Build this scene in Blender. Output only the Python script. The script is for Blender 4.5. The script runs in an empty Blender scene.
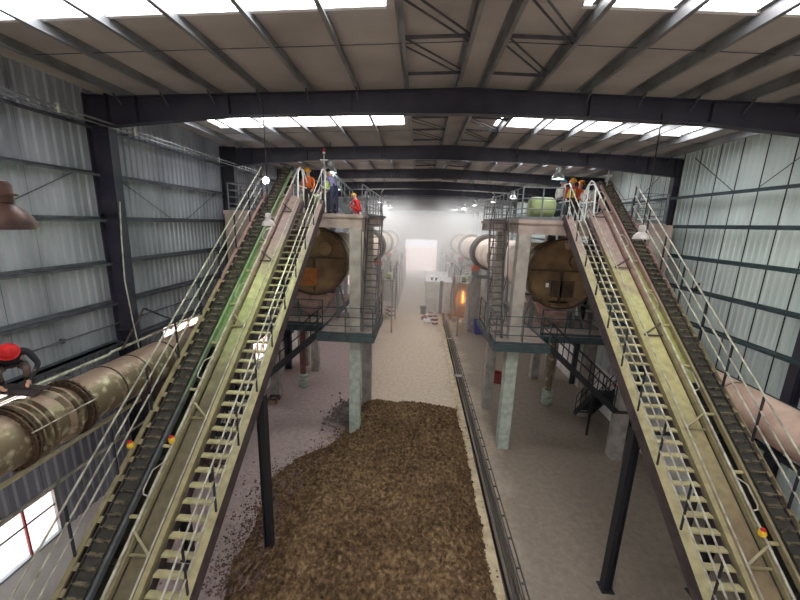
import bpy, bmesh, math, random
from mathutils import Vector, Matrix, noise
random.seed(7)
S = bpy.context.scene
COL = S.collection
PI = math.pi

# ------------------------------------------------------------------ camera
CAMZ = 9.0
cam_d = bpy.data.cameras.new('camera'); cam = bpy.data.objects.new('camera', cam_d); COL.objects.link(cam)
cam_d.sensor_fit = 'HORIZONTAL'; cam_d.sensor_width = 36.0; cam_d.lens = 350 / 800 * 36; cam_d.clip_end = 400
Rm = ((0.99793756, 0.04296164, -0.04769619), (0.05575467, -0.21186773, 0.97570666), (0.03181268, -0.9763536, -0.21382608))
M4 = Matrix.Identity(4)
for i in range(3):
    M4[i][0] = Rm[i][0]; M4[i][1] = -Rm[i][1]; M4[i][2] = -Rm[i][2]
M4[2][3] = CAMZ
cam.matrix_world = M4
S.camera = cam

# ------------------------------------------------------------------ world, sun, exposure
w = bpy.data.worlds.new('sky'); S.world = w; w.use_nodes = True
bg = w.node_tree.nodes['Background']; bg.inputs[0].default_value = (0.92, 0.95, 1.0, 1); bg.inputs[1].default_value = 4.0
sun_d = bpy.data.lights.new('sun', 'SUN'); sun_d.energy = 8.0; sun_d.angle = 0.05; sun_d.color = (1, .93, .88)
sun = bpy.data.objects.new('sun', sun_d); COL.objects.link(sun)
sun.rotation_euler = (math.radians(38), 0, 0)          # shines down the length of the hall's outside yard
S.view_settings.view_transform = 'Standard'; S.view_settings.look = 'None'
S.view_settings.gamma = 1; S.view_settings.use_curve_mapping = False
S.view_settings.exposure = 0.0
SKYL = 13.0          # daylight coming through the fibreglass roof lights

# ------------------------------------------------------------------ helpers
def lin(c):
    return tuple(((v / 255) / 12.92 if v / 255 <= .04045 else ((v / 255 + .055) / 1.055) ** 2.4) for v in c) + (1,)

def mat(name, rgb, rough=.6, metal=0., rgb2=None, scale=2., detail=4., lo=.4, hi=.65, bump=0., bscale=20., stretch=None, spec=.4):
    m = bpy.data.materials.new(name); m.use_nodes = True
    nt = m.node_tree; b = nt.nodes['Principled BSDF']
    b.inputs['Base Color'].default_value = lin(rgb); b.inputs['Roughness'].default_value = rough
    b.inputs['Metallic'].default_value = metal; b.inputs['Specular IOR Level'].default_value = spec
    tc = None
    if rgb2 or bump:
        tc = nt.nodes.new('ShaderNodeTexCoord'); geo = nt.nodes.new('ShaderNodeNewGeometry')
        mp = nt.nodes.new('ShaderNodeMapping'); nt.links.new(geo.outputs['Position'], mp.inputs[0])
        if stretch: mp.inputs['Scale'].default_value = stretch
    if rgb2:
        n = nt.nodes.new('ShaderNodeTexNoise'); n.inputs['Scale'].default_value = scale; n.inputs['Detail'].default_value = detail
        nt.links.new(mp.outputs[0], n.inputs['Vector'])
        r = nt.nodes.new('ShaderNodeMapRange'); r.inputs[1].default_value = lo; r.inputs[2].default_value = hi
        nt.links.new(n.outputs[0], r.inputs[0])
        mx = nt.nodes.new('ShaderNodeMix'); mx.data_type = 'RGBA'
        mx.inputs['A'].default_value = lin(rgb); mx.inputs['B'].default_value = lin(rgb2)
        nt.links.new(r.outputs[0], mx.inputs['Factor']); nt.links.new(mx.outputs['Result'], b.inputs['Base Color'])
    if bump:
        n2 = nt.nodes.new('ShaderNodeTexNoise'); n2.inputs['Scale'].default_value = bscale; n2.inputs['Detail'].default_value = 3
        nt.links.new(mp.outputs[0], n2.inputs['Vector'])
        bp = nt.nodes.new('ShaderNodeBump'); bp.inputs['Strength'].default_value = bump; bp.inputs['Distance'].default_value = .03
        nt.links.new(n2.outputs[0], bp.inputs['Height']); nt.links.new(bp.outputs[0], b.inputs['Normal'])
    return m

def emat(name, rgb, strength):
    m = bpy.data.materials.new(name); m.use_nodes = True
    b = m.node_tree.nodes['Principled BSDF']
    b.inputs['Base Color'].default_value = lin(rgb); b.inputs['Emission Color'].default_value = lin(rgb)
    b.inputs['Emission Strength'].default_value = strength
    return m

class MB:
    def __init__(s): s.v = []; s.f = []
    def add(s, vs, fs):
        o = len(s.v); s.v += [tuple(p) for p in vs]; s.f += [tuple(i + o for i in f) for f in fs]; return s
    def box(s, a, b):
        x0, y0, z0 = a; x1, y1, z1 = b
        return s.add([(x0,y0,z0),(x1,y0,z0),(x1,y1,z0),(x0,y1,z0),(x0,y0,z1),(x1,y0,z1),(x1,y1,z1),(x0,y1,z1)],
                     [(0,3,2,1),(4,5,6,7),(0,1,5,4),(1,2,6,5),(2,3,7,6),(3,0,4,7)])
    def cbox(s, c, d): return s.box([c[i]-d[i]/2 for i in range(3)], [c[i]+d[i]/2 for i in range(3)])
    def bar(s, p, q, wd, ht=None, up=(0,0,1)):
        p = Vector(p); q = Vector(q); ht = ht or wd; d = (q-p).normalized(); u = Vector(up)
        if abs(d.dot(u)) > .98: u = Vector((0,1,0))
        r = d.cross(u).normalized()*wd/2; u = r.cross(d).normalized()*ht/2
        vs = [p-r-u, p+r-u, p+r+u, p-r+u, q-r-u, q+r-u, q+r+u, q-r+u]
        return s.add(vs, [(0,1,2,3),(4,7,6,5),(0,4,5,1),(1,5,6,2),(2,6,7,3),(3,7,4,0)])
    def tube(s, pts, r, n=8, cap=True):
        pts = [Vector(p) for p in pts]; rings = []; pu = None
        for i, p in enumerate(pts):
            d = (pts[min(i+1, len(pts)-1)] - pts[max(i-1, 0)]).normalized()
            if pu is None:
                pu = d.orthogonal().normalized()
            pu = (pu - d*pu.dot(d)).normalized(); pv = d.cross(pu)
            rr = r[i] if isinstance(r, (list, tuple)) else r
            rings.append([p + (pu*math.cos(2*PI*k/n) + pv*math.sin(2*PI*k/n))*rr for k in range(n)])
        vs = [v for R in rings for v in R]; fs = []
        for i in range(len(pts)-1):
            for k in range(n):
                fs.append((i*n+k, i*n+(k+1) % n, (i+1)*n+(k+1) % n, (i+1)*n+k))
        if cap: fs.append(tuple(range(n))[::-1]); fs.append(tuple(range((len(pts)-1)*n, len(pts)*n)))
        return s.add(vs, fs)
    def lathe(s, prof, n=20, c=(0,0,0), axis='z'):   # prof (r, h)
        vs = []; fs = []
        for r, h in prof:
            for k in range(n):
                a = 2*PI*k/n
                p = (r*math.cos(a), r*math.sin(a), h)
                if axis == 'y': p = (p[0], h, p[1])
                if axis == 'x': p = (h, p[0], p[1])
                vs.append((p[0]+c[0], p[1]+c[1], p[2]+c[2]))
        for i in range(len(prof)-1):
            for k in range(n): fs.append((i*n+k, i*n+(k+1) % n, (i+1)*n+(k+1) % n, (i+1)*n+k))
        if prof[0][0] > 1e-4 and prof[0] != prof[-1]: fs.append(tuple(range(n))[::-1])
        if prof[-1][0] > 1e-4 and prof[0] != prof[-1]: fs.append(tuple(range((len(prof)-1)*n, len(prof)*n)))
        return s.add(vs, fs)
    def prism(s, poly, h0, h1, plane='xz'):          # polygon extruded along the remaining axis
        n = len(poly)
        def P(p, h): return (p[0], h, p[1]) if plane == 'xz' else ((h, p[0], p[1]) if plane == 'yz' else (p[0], p[1], h))
        vs = [P(p, h0) for p in poly] + [P(p, h1) for p in poly]
        fs = [tuple(range(n))[::-1], tuple(range(n, 2*n))] + [(i, (i+1) % n, n+(i+1) % n, n+i) for i in range(n)]
        return s.add(vs, fs)
    def mesh(s, name, m, smooth=False):
        me = bpy.data.meshes.new(name); me.from_pydata(s.v, [], s.f); me.update()
        bm = bmesh.new(); bm.from_mesh(me); bmesh.ops.recalc_face_normals(bm, faces=bm.faces); bm.to_mesh(me); bm.free()
        if smooth:
            me.shade_smooth(); me.set_sharp_from_angle(angle=.6)
        if m: me.materials.append(m)
        return me
    def build(s, name, m, parent=None, smooth=False):
        return link(name, s.mesh(name, m, smooth), parent)

def link(name, me, parent=None, loc=None, rot=None):
    o = bpy.data.objects.new(name, me); COL.objects.link(o)
    if parent: o.parent = parent
    if loc is not None: o.location = loc
    if rot is not None: o.rotation_euler = rot
    return o

def tag(o, label=None, cat=None, group=None, kind=None):
    if label: o['label'] = label
    if cat: o['category'] = cat
    if group: o['group'] = group
    if kind: o['kind'] = kind
    return o

class Thing:
    """An Empty at a thing's base; its parts are given in world coordinates and shifted to it."""
    def __init__(s, name, label, cat, base=(0,0,0), group=None, kind=None):
        s.b = Vector(base); s.o = link(name, None, None, base); tag(s.o, label, cat, group, kind)
    def part(s, name, mb, m, smooth=False, sub=None, label=None):
        if sub is None:
            mb.v = [(x-s.b.x, y-s.b.y, z-s.b.z) for x, y, z in mb.v]
            o = mb.build(name, m, s.o, smooth)
        else:
            mb.v = [(x-s.b.x, y-s.b.y, z-s.b.z) for x, y, z in mb.v]
            o = mb.build(name, m, sub, smooth)
        if label: o['label'] = label
        return o
    def inst(s, name, me, loc, rot=None, sub=None):
        return link(name, me, sub or s.o, Vector(loc)-s.b, rot)

# ------------------------------------------------------------------ materials
M = {}
M['roof'] = mat('roof_sheet', (182,176,172), .75, rgb2=(160,154,150), scale=.6)
M['galv'] = mat('galvanised_steel', (142,145,148), .42, .35, rgb2=(112,112,114), scale=1.5)
M['navy'] = mat('dark_navy_paint', (46,47,60), .5, rgb2=(58,56,66), scale=2)
M['sheetL'] = mat('blue_grey_sheet', (158,160,170), .5, .2, rgb2=(116,118,128), scale=.9, lo=.35, hi=.7, stretch=(1,1,.35))
M['sheetR'] = mat('pale_blue_sheet', (214,226,226), .5, .05, rgb2=(190,202,204), scale=.9, lo=.35, hi=.7, stretch=(1,1,.35))
M['seam'] = mat('dark_seam', (38,42,48), .7)
M['girt'] = mat('girt_steel', (84,86,94), .55, .1, rgb2=(62,62,70), scale=3)
M['plaster'] = mat('white_plaster', (240,238,236), .85, rgb2=(220,214,210), scale=1.5, bump=.1)
M['white'] = mat('white_paint', (226,226,226), .5)
M['cream'] = mat('cream_yellow_paint', (200,194,152), .5, rgb2=(178,168,128), scale=3, lo=.45, hi=.7)
M['sage'] = mat('sage_green_paint', (164,178,128), .5, rgb2=(146,158,112), scale=3)
M['pinkdust'] = mat('pink_dusty_steel', (176,146,138), .8, rgb2=(142,116,110), scale=4)
M['darkside'] = mat('dark_brown_steel', (84,72,72), .6, rgb2=(62,54,56), scale=4)
M['rubber'] = mat('black_rubber', (48,48,46), .65, rgb2=(74,70,62), scale=5, lo=.5, hi=.75)
M['cleat'] = mat('dusty_cleat_rubber', (112,104,84), .85, rgb2=(56,54,48), scale=9, lo=.4, hi=.6)
M['ralpost'] = mat('dark_rail_post', (44,46,54), .5)
M['railpale'] = mat('pale_rail_tube', (190,190,176), .45, .2, rgb2=(150,142,130), scale=6)
M['railgrey'] = mat('grey_rail_tube', (112,116,120), .45, .2)
M['ladder'] = mat('grey_brown_ladder_steel', (92,86,88), .5, .2)
M['concrete'] = mat('concrete', (172,166,158), .85, rgb2=(146,139,134), scale=2.5, bump=.15)
M['concgreen'] = mat('pale_green_concrete', (182,190,178), .8, rgb2=(158,164,154), scale=4, bump=.15)
M['concpink'] = mat('dusty_concrete', (172,156,148), .85, rgb2=(146,131,125), scale=2.5, bump=.15)
M['steelblue'] = mat('dark_teal_steel', (62,78,82), .5, rgb2=(50,60,64), scale=4)
M['black'] = mat('black_steel', (38,39,44), .5)
M['rust'] = mat('red_brown_steel', (118,78,68), .75, rgb2=(92,62,56), scale=6)
M['ochre'] = mat('ochre_drum_end', (138,114,82), .5, .25, rgb2=(98,77,57), scale=1.2, lo=.35, hi=.65)
M['ochredark'] = mat('dark_ochre_rim', (84,66,50), .6, .2, rgb2=(60,48,40), scale=3)
M['orange'] = mat('orange_plate', (158,98,44), .6, rgb2=(132,78,36), scale=5)
M['drum'] = mat('pale_drum_shell', (232,218,204), .6, rgb2=(206,184,168), scale=.9, lo=.4, hi=.7)
M['roller'] = mat('orange_red_roller', (206,92,48), .5)
M['pipe'] = mat('dusty_grey_pipe', (120,106,86), .45, .35, rgb2=(196,188,164), scale=4.5, detail=6, lo=.52, hi=.68)
M['pipedust'] = mat('pink_dusty_pipe', (206,178,162), .8, rgb2=(180,152,138), scale=2)
M['floor'] = None
M['cablegrey'] = mat('grey_cable', (84,82,80), .6)
M['cableblack'] = mat('black_cable', (36,36,36), .6)
M['cabin'] = mat('off_white_cabin', (216,216,210), .6, rgb2=(192,190,184), scale=1.5)
M['red'] = mat('red_paint', (190,40,44), .5)
M['darkred'] = mat('dull_red_paint', (140,52,52), .6)
M['blue'] = mat('blue_bin', (52,66,150), .5)
M['yellow'] = mat('yellow_plastic', (232,190,48), .4)
M['skin'] = mat('skin', (196,150,124), .6)
M['glass'] = None

def floor_mat():
    m = bpy.data.materials.new('dusty_concrete_floor'); m.use_nodes = True
    nt = m.node_tree; b = nt.nodes['Principled BSDF']; b.inputs['Roughness'].default_value = .8
    geo = nt.nodes.new('ShaderNodeNewGeometry'); sx = nt.nodes.new('ShaderNodeSeparateXYZ'); nt.links.new(geo.outputs[0], sx.inputs[0])
    n = nt.nodes.new('ShaderNodeTexNoise'); n.inputs['Scale'].default_value = .45; n.inputs['Detail'].default_value = 5; nt.links.new(geo.outputs[0], n.inputs['Vector'])
    nf = nt.nodes.new('ShaderNodeTexNoise'); nf.inputs['Scale'].default_value = 5; nf.inputs['Detail'].default_value = 8; nf.inputs['Roughness'].default_value = .7; nt.links.new(geo.outputs[0], nf.inputs['Vector'])
    ma = nt.nodes.new('ShaderNodeMath'); ma.operation = 'MULTIPLY_ADD'; ma.inputs[1].default_value = 3.; nt.links.new(n.outputs[0], ma.inputs[0]); nt.links.new(sx.outputs[0], ma.inputs[2])
    cr = nt.nodes.new('ShaderNodeValToRGB')
    mr = nt.nodes.new('ShaderNodeMapRange'); mr.inputs[1].default_value = -8; mr.inputs[2].default_value = 12; nt.links.new(ma.outputs[0], mr.inputs[0]); nt.links.new(mr.outputs[0], cr.inputs[0])
    e = cr.color_ramp.elements
    e[0].position = 0; e[0].color = lin((198,178,176)); e[1].position = 1; e[1].color = lin((136,124,112))
    for p, c in ((.28, (194,174,170)), (.36, (214,196,176)), (.57, (208,190,170)), (.66, (146,132,120))):
        x = e.new(p); x.color = lin(c)
    mx = nt.nodes.new('ShaderNodeMix'); mx.data_type = 'RGBA'; mx.blend_type = 'MULTIPLY'
    r2 = nt.nodes.new('ShaderNodeMapRange'); r2.inputs[1].default_value = .3; r2.inputs[2].default_value = .7; r2.inputs[3].default_value = .72; r2.inputs[4].default_value = 1.1
    nt.links.new(nf.outputs[0], r2.inputs[0]); mx.inputs['Factor'].default_value = 1
    nt.links.new(cr.outputs[0], mx.inputs['A']); nt.links.new(r2.outputs[0], mx.inputs['B']); nt.links.new(mx.outputs['Result'], b.inputs['Base Color'])
    bp = nt.nodes.new('ShaderNodeBump'); bp.inputs['Strength'].default_value = .35; bp.inputs['Distance'].default_value = .04
    nt.links.new(nf.outputs[0], bp.inputs['Height']); nt.links.new(bp.outputs[0], b.inputs['Normal'])
    return m
M['floor'] = floor_mat()
def settle(m, rgb, lo, hi, amt=1.):
    nt = m.node_tree; b = nt.nodes['Principled BSDF']; src = b.inputs['Base Color'].links[0].from_socket
    geo = nt.nodes.new('ShaderNodeNewGeometry'); sx = nt.nodes.new('ShaderNodeSeparateXYZ'); nt.links.new(geo.outputs['True Normal'], sx.inputs[0])
    n = nt.nodes.new('ShaderNodeTexNoise'); n.inputs['Scale'].default_value = 3; nt.links.new(geo.outputs['Position'], n.inputs['Vector'])
    a = nt.nodes.new('ShaderNodeMath'); a.operation = 'MULTIPLY_ADD'; a.inputs[1].default_value = .5; nt.links.new(n.outputs[0], a.inputs[0]); nt.links.new(sx.outputs[2], a.inputs[2])
    r = nt.nodes.new('ShaderNodeMapRange'); r.inputs[1].default_value = lo+.25; r.inputs[2].default_value = hi+.25; r.inputs[4].default_value = amt; nt.links.new(a.outputs[0], r.inputs[0])
    mx = nt.nodes.new('ShaderNodeMix'); mx.data_type = 'RGBA'; mx.inputs['B'].default_value = lin(rgb)
    nt.links.new(src, mx.inputs['A']); nt.links.new(r.outputs[0], mx.inputs['Factor']); nt.links.new(mx.outputs['Result'], b.inputs['Base Color'])
settle(M['pipe'], (172,146,130), .55, .95, .85)
settle(M['rubber'], (86,80,70), .5, 1., .5)

def glass_mat():
    m = bpy.data.materials.new('window_glass'); m.use_nodes = True
    nt = m.node_tree; b = nt.nodes['Principled BSDF']; out = nt.nodes['Material Output']
    b.inputs['Base Color'].default_value = (.9,.92,.95,1); b.inputs['Roughness'].default_value = .08
    t = nt.nodes.new('ShaderNodeBsdfTransparent'); mx = nt.nodes.new('ShaderNodeMixShader'); mx.inputs[0].default_value = .12
    nt.links.new(t.outputs[0], mx.inputs[1]); nt.links.new(b.outputs[0], mx.inputs[2]); nt.links.new(mx.outputs[0], out.inputs[0])
    return m
M['glass'] = glass_mat()
M['skylight'] = emat('backlit_fibreglass', (250,250,252), SKYL)

# ------------------------------------------------------------------ hall dimensions
XL, XR = -7.9, 9.55
Y0, BAY, NB = 8.55, 5.65, 10            # first frame in view, spacing
FR = [Y0 + BAY*k for k in range(-3, 11)]  # frame lines
YB, YE = FR[0], FR[-1]
XM = .95
def roof_z(x): return 12.12 - .034*abs(x - XM)     # underside of the roof sheets
BANDS = {}

# ---- floor (with the cable trench let into it)
fm = MB()
poly = [(XL-.15,-.6),(XR+.15,-.6),(XR+.15,0),(2.95,0),(2.95,-.5),(2.52,-.5),(2.52,0),(XL-.15,0)]
fm.prism(poly, YB-.2, YE+.2)
floor = fm.build('floor', M['floor']); tag(floor, 'dusty beige concrete floor with a narrow cable trench', kind='structure')
k = MB().box((2.2,4,0.0),(2.52,34,.035)).build('kerb', mat('cream_kerb_concrete', (206,190,160), .85, rgb2=(176,158,130), scale=3, bump=.1), floor)
for i in range(5):
    MB().cbox((2.73, (20.1, 27.2, 15.3, 30.6, 24.)[i], .02), (.62,.34,.03)).build('trench_cover', M['concrete'], floor) if i in (0, 1) else None
# outside ground
yard = MB().box((-60,YB-.3,-.7),(XL-.2,110,-.62)).build('yard_ground', mat('pale_yard', (226,206,196), .9, rgb2=(196,160,150), scale=.6)); tag(yard, 'pale sunlit yard outside the left windows', kind='structure')
yard2 = MB().box((-20,YE+.25,-.7),(30,150,-.62)).build('yard_apron', bpy.data.materials['pale_yard']); tag(yard2, 'pale sunlit apron beyond the far doorway', kind='structure')

# ---- ceiling
ceil = MB().prism([(XL-.3, roof_z(XL)+.12),(XM, roof_z(XM)+.12),(XR+.3, roof_z(XR)+.12),(XR+.3, roof_z(XR)+.16),(XM, roof_z(XM)+.16),(XL-.3, roof_z(XL)+.16)], YB-.3, YE+.3).build('ceiling', M['roof'])
tag(ceil, 'shallow pitched metal roof with purlins and translucent strips', kind='structure')
PX = [XM-.28, XM+.28] + [XM-.28-1.1*i for i in range(1, 8)] + [XM+.28+1.1*i for i in range(1, 8)]
STRIP = {}
for b in range(len(FR)-1):
    ya, yb = FR[b], FR[b+1]
    if b == 2: s0, s1 = 4.7, 5.8
    else: s0, s1 = ya+2.5, ya+3.38
    STRIP[b] = (s0, s1)
    for sgn in (-1, 1):
        xe = XL-.2 if sgn < 0 else XR+.2
        xin = -.62 if sgn < 0 else 2.15
        xsky = -6.6 if sgn < 0 else 8.2
        def slab(xa, xb, y0, y1, name, m, dz=0, th=.03):
            za, zb = roof_z(xa)+dz, roof_z(xb)+dz
            return MB().add([(xa,y0,za),(xb,y0,zb),(xb,y1,zb),(xa,y1,za),(xa,y0,za+th),(xb,y0,zb+th),(xb,y1,zb+th),(xa,y1,za+th)],
                     [(0,3,2,1),(4,5,6,7),(0,1,5,4),(1,2,6,5),(2,3,7,6),(3,0,4,7)]).build(name, m, ceil)
        ym = ya + (s0-ya)*.52
        slab(XM, xe, ya+.004, ym-.003, 'roof_sheet', M['roof']); slab(XM, xe, ym+.003, s0-.006, 'roof_sheet', M['roof'], .002)
        slab(XM, xe, s1+.006, yb-.004, 'roof_sheet', M['roof'])
        slab(XM, xin, s0, s1, 'roof_sheet', M['roof']); slab(xsky, xe, s0, s1, 'roof_sheet', M['roof'])
        slab(xin, xsky, s0+.03, s1-.03, 'skylight_panel', M['skylight'], .01)
        slab(xin, xsky, s1-.02, s1+.05, 'skylight_trim', M['white'], -.03)
    for x in PX:
        z = roof_z(x)
        MB().add([(x-.004,ya,z-.2),(x+.004,ya,z-.2),(x+.004,ya,z),(x-.004,ya,z),(x-.004,yb,z-.2),(x+.004,yb,z-.2),(x+.004,yb,z),(x-.004,yb,z)],
                 [(0,3,2,1),(4,5,6,7),(0,1,5,4),(1,2,6,5),(2,3,7,6),(3,0,4,7)]) \
            .box((x,ya,z-.2),(x+.07,yb,z-.19)).box((x-.07,ya,z-.01),(x,yb,z)).box((x+.062,ya,z-.19),(x+.07,yb,z-.17)).build('purlin', M['galv'], ceil)
    for yy in (ya+1.9, ya+3.8):
        for xa, xb in ((PX[0], PX[8]), (PX[1], PX[15])):
            MB().tube([(xa,yy,roof_z(xa)-.1),(xb,yy,roof_z(xb)-.1)], .008, 5).build('sag_rod', M['girt'], ceil)
    if b in (1, 2, 3, 4, 5):
        for xa, xb in ((PX[2], PX[0]), (PX[1], PX[9])):
            for yy in (ya+.9, ya+2.2, ya+3.5, ya+4.9):
                MB().bar((xa,yy,roof_z(xa)-.15),(xb,yy,roof_z(xb)-.15), .03, .05).build('ridge_strut', M['girt'], ceil)
                if yy < ya+4: 
                    MB().bar((xa,yy,roof_z(xa)-.13),(xb,yy+1.3,roof_z(xb)-.13), .022).build('ridge_brace', M['girt'], ceil)
                    MB().bar((xa,yy+.2,roof_z(xa)-.16),(xb,yy+1.45,roof_z(xb)-.16), .022).build('ridge_brace', M['girt'], ceil)
# portal rafters
for b, y in enumerate(FR):
    rm = MB()
    for sgn in (-1, 1):
        xe = XL+.05 if sgn < 0 else XR-.05
        xh = xe - sgn*3.4
        xc = XM + sgn*2.6
        def prof(x):
            top = roof_z(x)-.2
            d = abs(x-xe)/3.4
            dep = .46 + (max(0, 1-d))*.2 + (max(0, 1-abs(x-XM)/2.6))*.06
            return top, top-dep
        xs = [XM, xc, xh, xe]
        for xa, xb in zip(xs[:-1], xs[1:]):
            ta, ba = prof(xa); tb, bb = prof(xb)
            def q(h, za0, za1, zb0, zb1):
                rm.add([(xa,y-h,za0),(xb,y-h,zb0),(xb,y+h,zb0),(xa,y+h,za0),(xa,y-h,za1),(xb,y-h,zb1),(xb,y+h,zb1),(xa,y+h,za1)],
                       [(0,3,2,1),(4,5,6,7),(0,1,5,4),(1,2,6,5),(2,3,7,6),(3,0,4,7)])
            q(.008, ba, ta, bb, tb); q(.11, ta-.016, ta, tb-.016, tb); q(.11, ba, ba+.016, bb, bb+.016)
        for x in (xh, xc, xe-sgn*1.2):
            t_, b_ = prof(x); rm.box((x-.008,y-.1,b_),(x+.008,y+.1,t_))
    rm.build('rafter', M['navy'], ceil)
    if 1 < b < 9:
        for xx in PX[2::1]:
            z = roof_z(xx)-.2
            MB().bar((xx+.03,y-.3,z+.02),(xx+.03,y-.03,z-.2), .03).build('fly_brace', M['girt'], ceil) if abs(xx-XM) > 2 else None

# ---- side walls: plinth, corrugated sheets, girts, columns, windows
def corr(wd, ht, sgn, ribs, dep=.035):
    """one trapezoid-ribbed sheet in the YZ plane, ribs towards the room"""
    mb = MB(); p = wd/ribs; prof = []
    for i in range(ribs):
        a = i*p
        prof += [(a, 0), (a+p*.42, 0), (a+p*.56, dep), (a+p*.86, dep)]
    prof.append((wd, 0)); n = len(prof)
    vs = [(-sgn*d, yy, 0) for yy, d in prof] + [(-sgn*d, yy, ht) for yy, d in prof] + [(-sgn*d+sgn*.004, yy, 0) for yy, d in prof] + [(-sgn*d+sgn*.004, yy, ht) for yy, d in prof]
    fs = [(i, i+1, n+i+1, n+i) for i in range(n-1)] + [(2*n+i+1, 2*n+i, 3*n+i, 3*n+i+1) for i in range(n-1)]
    return mb.add(vs, fs)
WIN0, WIN1 = 1.45, 3.4
def side_wall(name, sgn, label, m, m2):
    X = XL if sgn < 0 else XR
    wall = MB().box((min(X, X+sgn*.24), YB, 0), (max(X, X+sgn*.24), YE, 2.1 if sgn > 0 else 1.86)).build(name, M['plaster']); tag(wall, label, kind='structure')
    NS = 7; sw = BAY/NS
    cache = {}
    def sheet(y, z0, z1, wd, ribs):
        key = (round(wd, 3), round(z1-z0, 3), ribs)
        if key not in cache: cache[key] = corr(wd-(.012 if sgn < 0 else .045), z1-z0, sgn, ribs, .035 if sgn < 0 else .018).mesh('wall_sheet', m)
        link('wall_sheet', cache[key], wall, (X+sgn*.02, y+.006, z0))
    # dark backing so the joints read
    top = roof_z(X)+.06
    for b in range(len(FR)-1):
        ya = FR[b]
        if sgn < 0:
            for i in range(NS): sheet(ya+i*sw, 5.62, top, sw, 4); 
            for i in range(NS): sheet(ya+i*sw, 3.06, 5.0, sw, 4)
            for (a, c, n_) in ((0, WIN0, 2), (WIN1, BAY, 3)):
                for i in range(n_):
                    wd = (c-a)/n_
                    sheet(ya+a+i*wd, 1.86, 3.06, wd, 4); sheet(ya+a+i*wd, 5.0, 5.62, wd, 4)
        else:
            for i in range(NS): sheet(ya+i*sw, 2.1, top, sw, 4)
    MB().box((X+sgn*.06, YB, 2.1) if sgn > 0 else (X-.08, YB, 5.62), (X+.08, YE, top) if sgn > 0 else (X-.06, YE, top)).build('backing_sheet', M['seam'], wall)
    if sgn < 0:
        MB().box((X-.08, YB, 3.06), (X-.06, YE, 5.0)).build('backing_sheet', M['seam'], wall)
        for b in range(len(FR)-1):
            for a_, c_ in ((0, WIN0), (WIN1, BAY)):
                for z_, y_ in ((1.86, 3.06), (5.0, 5.62)):
                    MB().box((X-.08, FR[b]+a_, z_), (X-.06, FR[b]+c_, y_)).build('backing_sheet', M['seam'], wall)
    zs = (10.98, 9.93, 8.87, 7.8, 6.78, 5.72, 4.3) if sgn < 0 else (10.21, 9.2, 8.17, 7.12, 6.03, 4.9, 3.6)
    for b in range(len(FR)-1):
        ya, yb = FR[b], FR[b+1]
        for z in zs:
            x0 = X-sgn*.02; x1 = X-sgn*.2
            if sgn > 0: x0, x1 = X-.28, X-.42
            yaa, ybb = (ya+.13, yb-.13) if sgn < 0 else (ya, yb)
            g = MB().box((min(x0,x1), yaa, z-.01), (max(x0,x1), ybb, z+.0)).box((min(x1, x1+sgn*.008), yaa, z-.06), (max(x1, x1+sgn*.008), ybb, z+.0)).box((min(x0, x0-sgn*.008), yaa, z), (max(x0, x0-sgn*.008), ybb, z+.06))
            g.build('girt', M['girt'] if sgn < 0 else M['steelblue'], wall)
        # brace rods in the top panel
        for q in range(2):
            y1 = ya + .5 + q*2.6
            za, zb = (8.9, 9.9) if sgn < 0 else (10.25, 11.55)
            xx = X-sgn*.06
            MB().tube([(xx,y1,zb if q == 0 else za),(xx,y1+1.9,za if q == 0 else zb)], .012, 5).build('brace_rod', M['girt'], wall)
    for y in FR:
        mb = MB()
        if sgn < 0:
            # tapered H column: narrow at the foot
            a0, a1 = X+.36, X+.56
            for (p0, p1, h) in (((X+.0, X+.03), (X+.0, X+.03), .12), ((a0-.016, a0), (a1-.016, a1), .12), ((X+.03, a0), (X+.03, a1), .006)):
                mb.add([(p0[0],y-h,0),(p0[1],y-h,0),(p0[1],y+h,0),(p0[0],y+h,0),(p1[0],y-h,11.7),(p1[1],y-h,11.7),(p1[1],y+h,11.7),(p1[0],y+h,11.7)],
                       [(0,3,2,1),(4,5,6,7),(0,1,5,4),(1,2,6,5),(2,3,7,6),(3,0,4,7)])
            for z in (3, 6, 9): mb.box((X+.03,y-.11,z),(X+.4,y+.11,z+.012))
        else:
            mb.box((X-.27,y-.11,0),(X-.255,y+.11,11.6)).box((X-.05,y-.11,0),(X-.035,y+.11,11.6)).box((X-.255,y-.006,0),(X-.05,y+.006,11.6))
        mb.build('column', M['navy'], wall)
    return wall
wl = side_wall('wall_left', -1, 'corrugated blue-grey steel wall on the left with white plaster plinth', M['sheetL'], None)
wr = side_wall('wall_right', 1, 'pale blue corrugated steel wall on the right with long girts', M['sheetR'], None)
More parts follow.
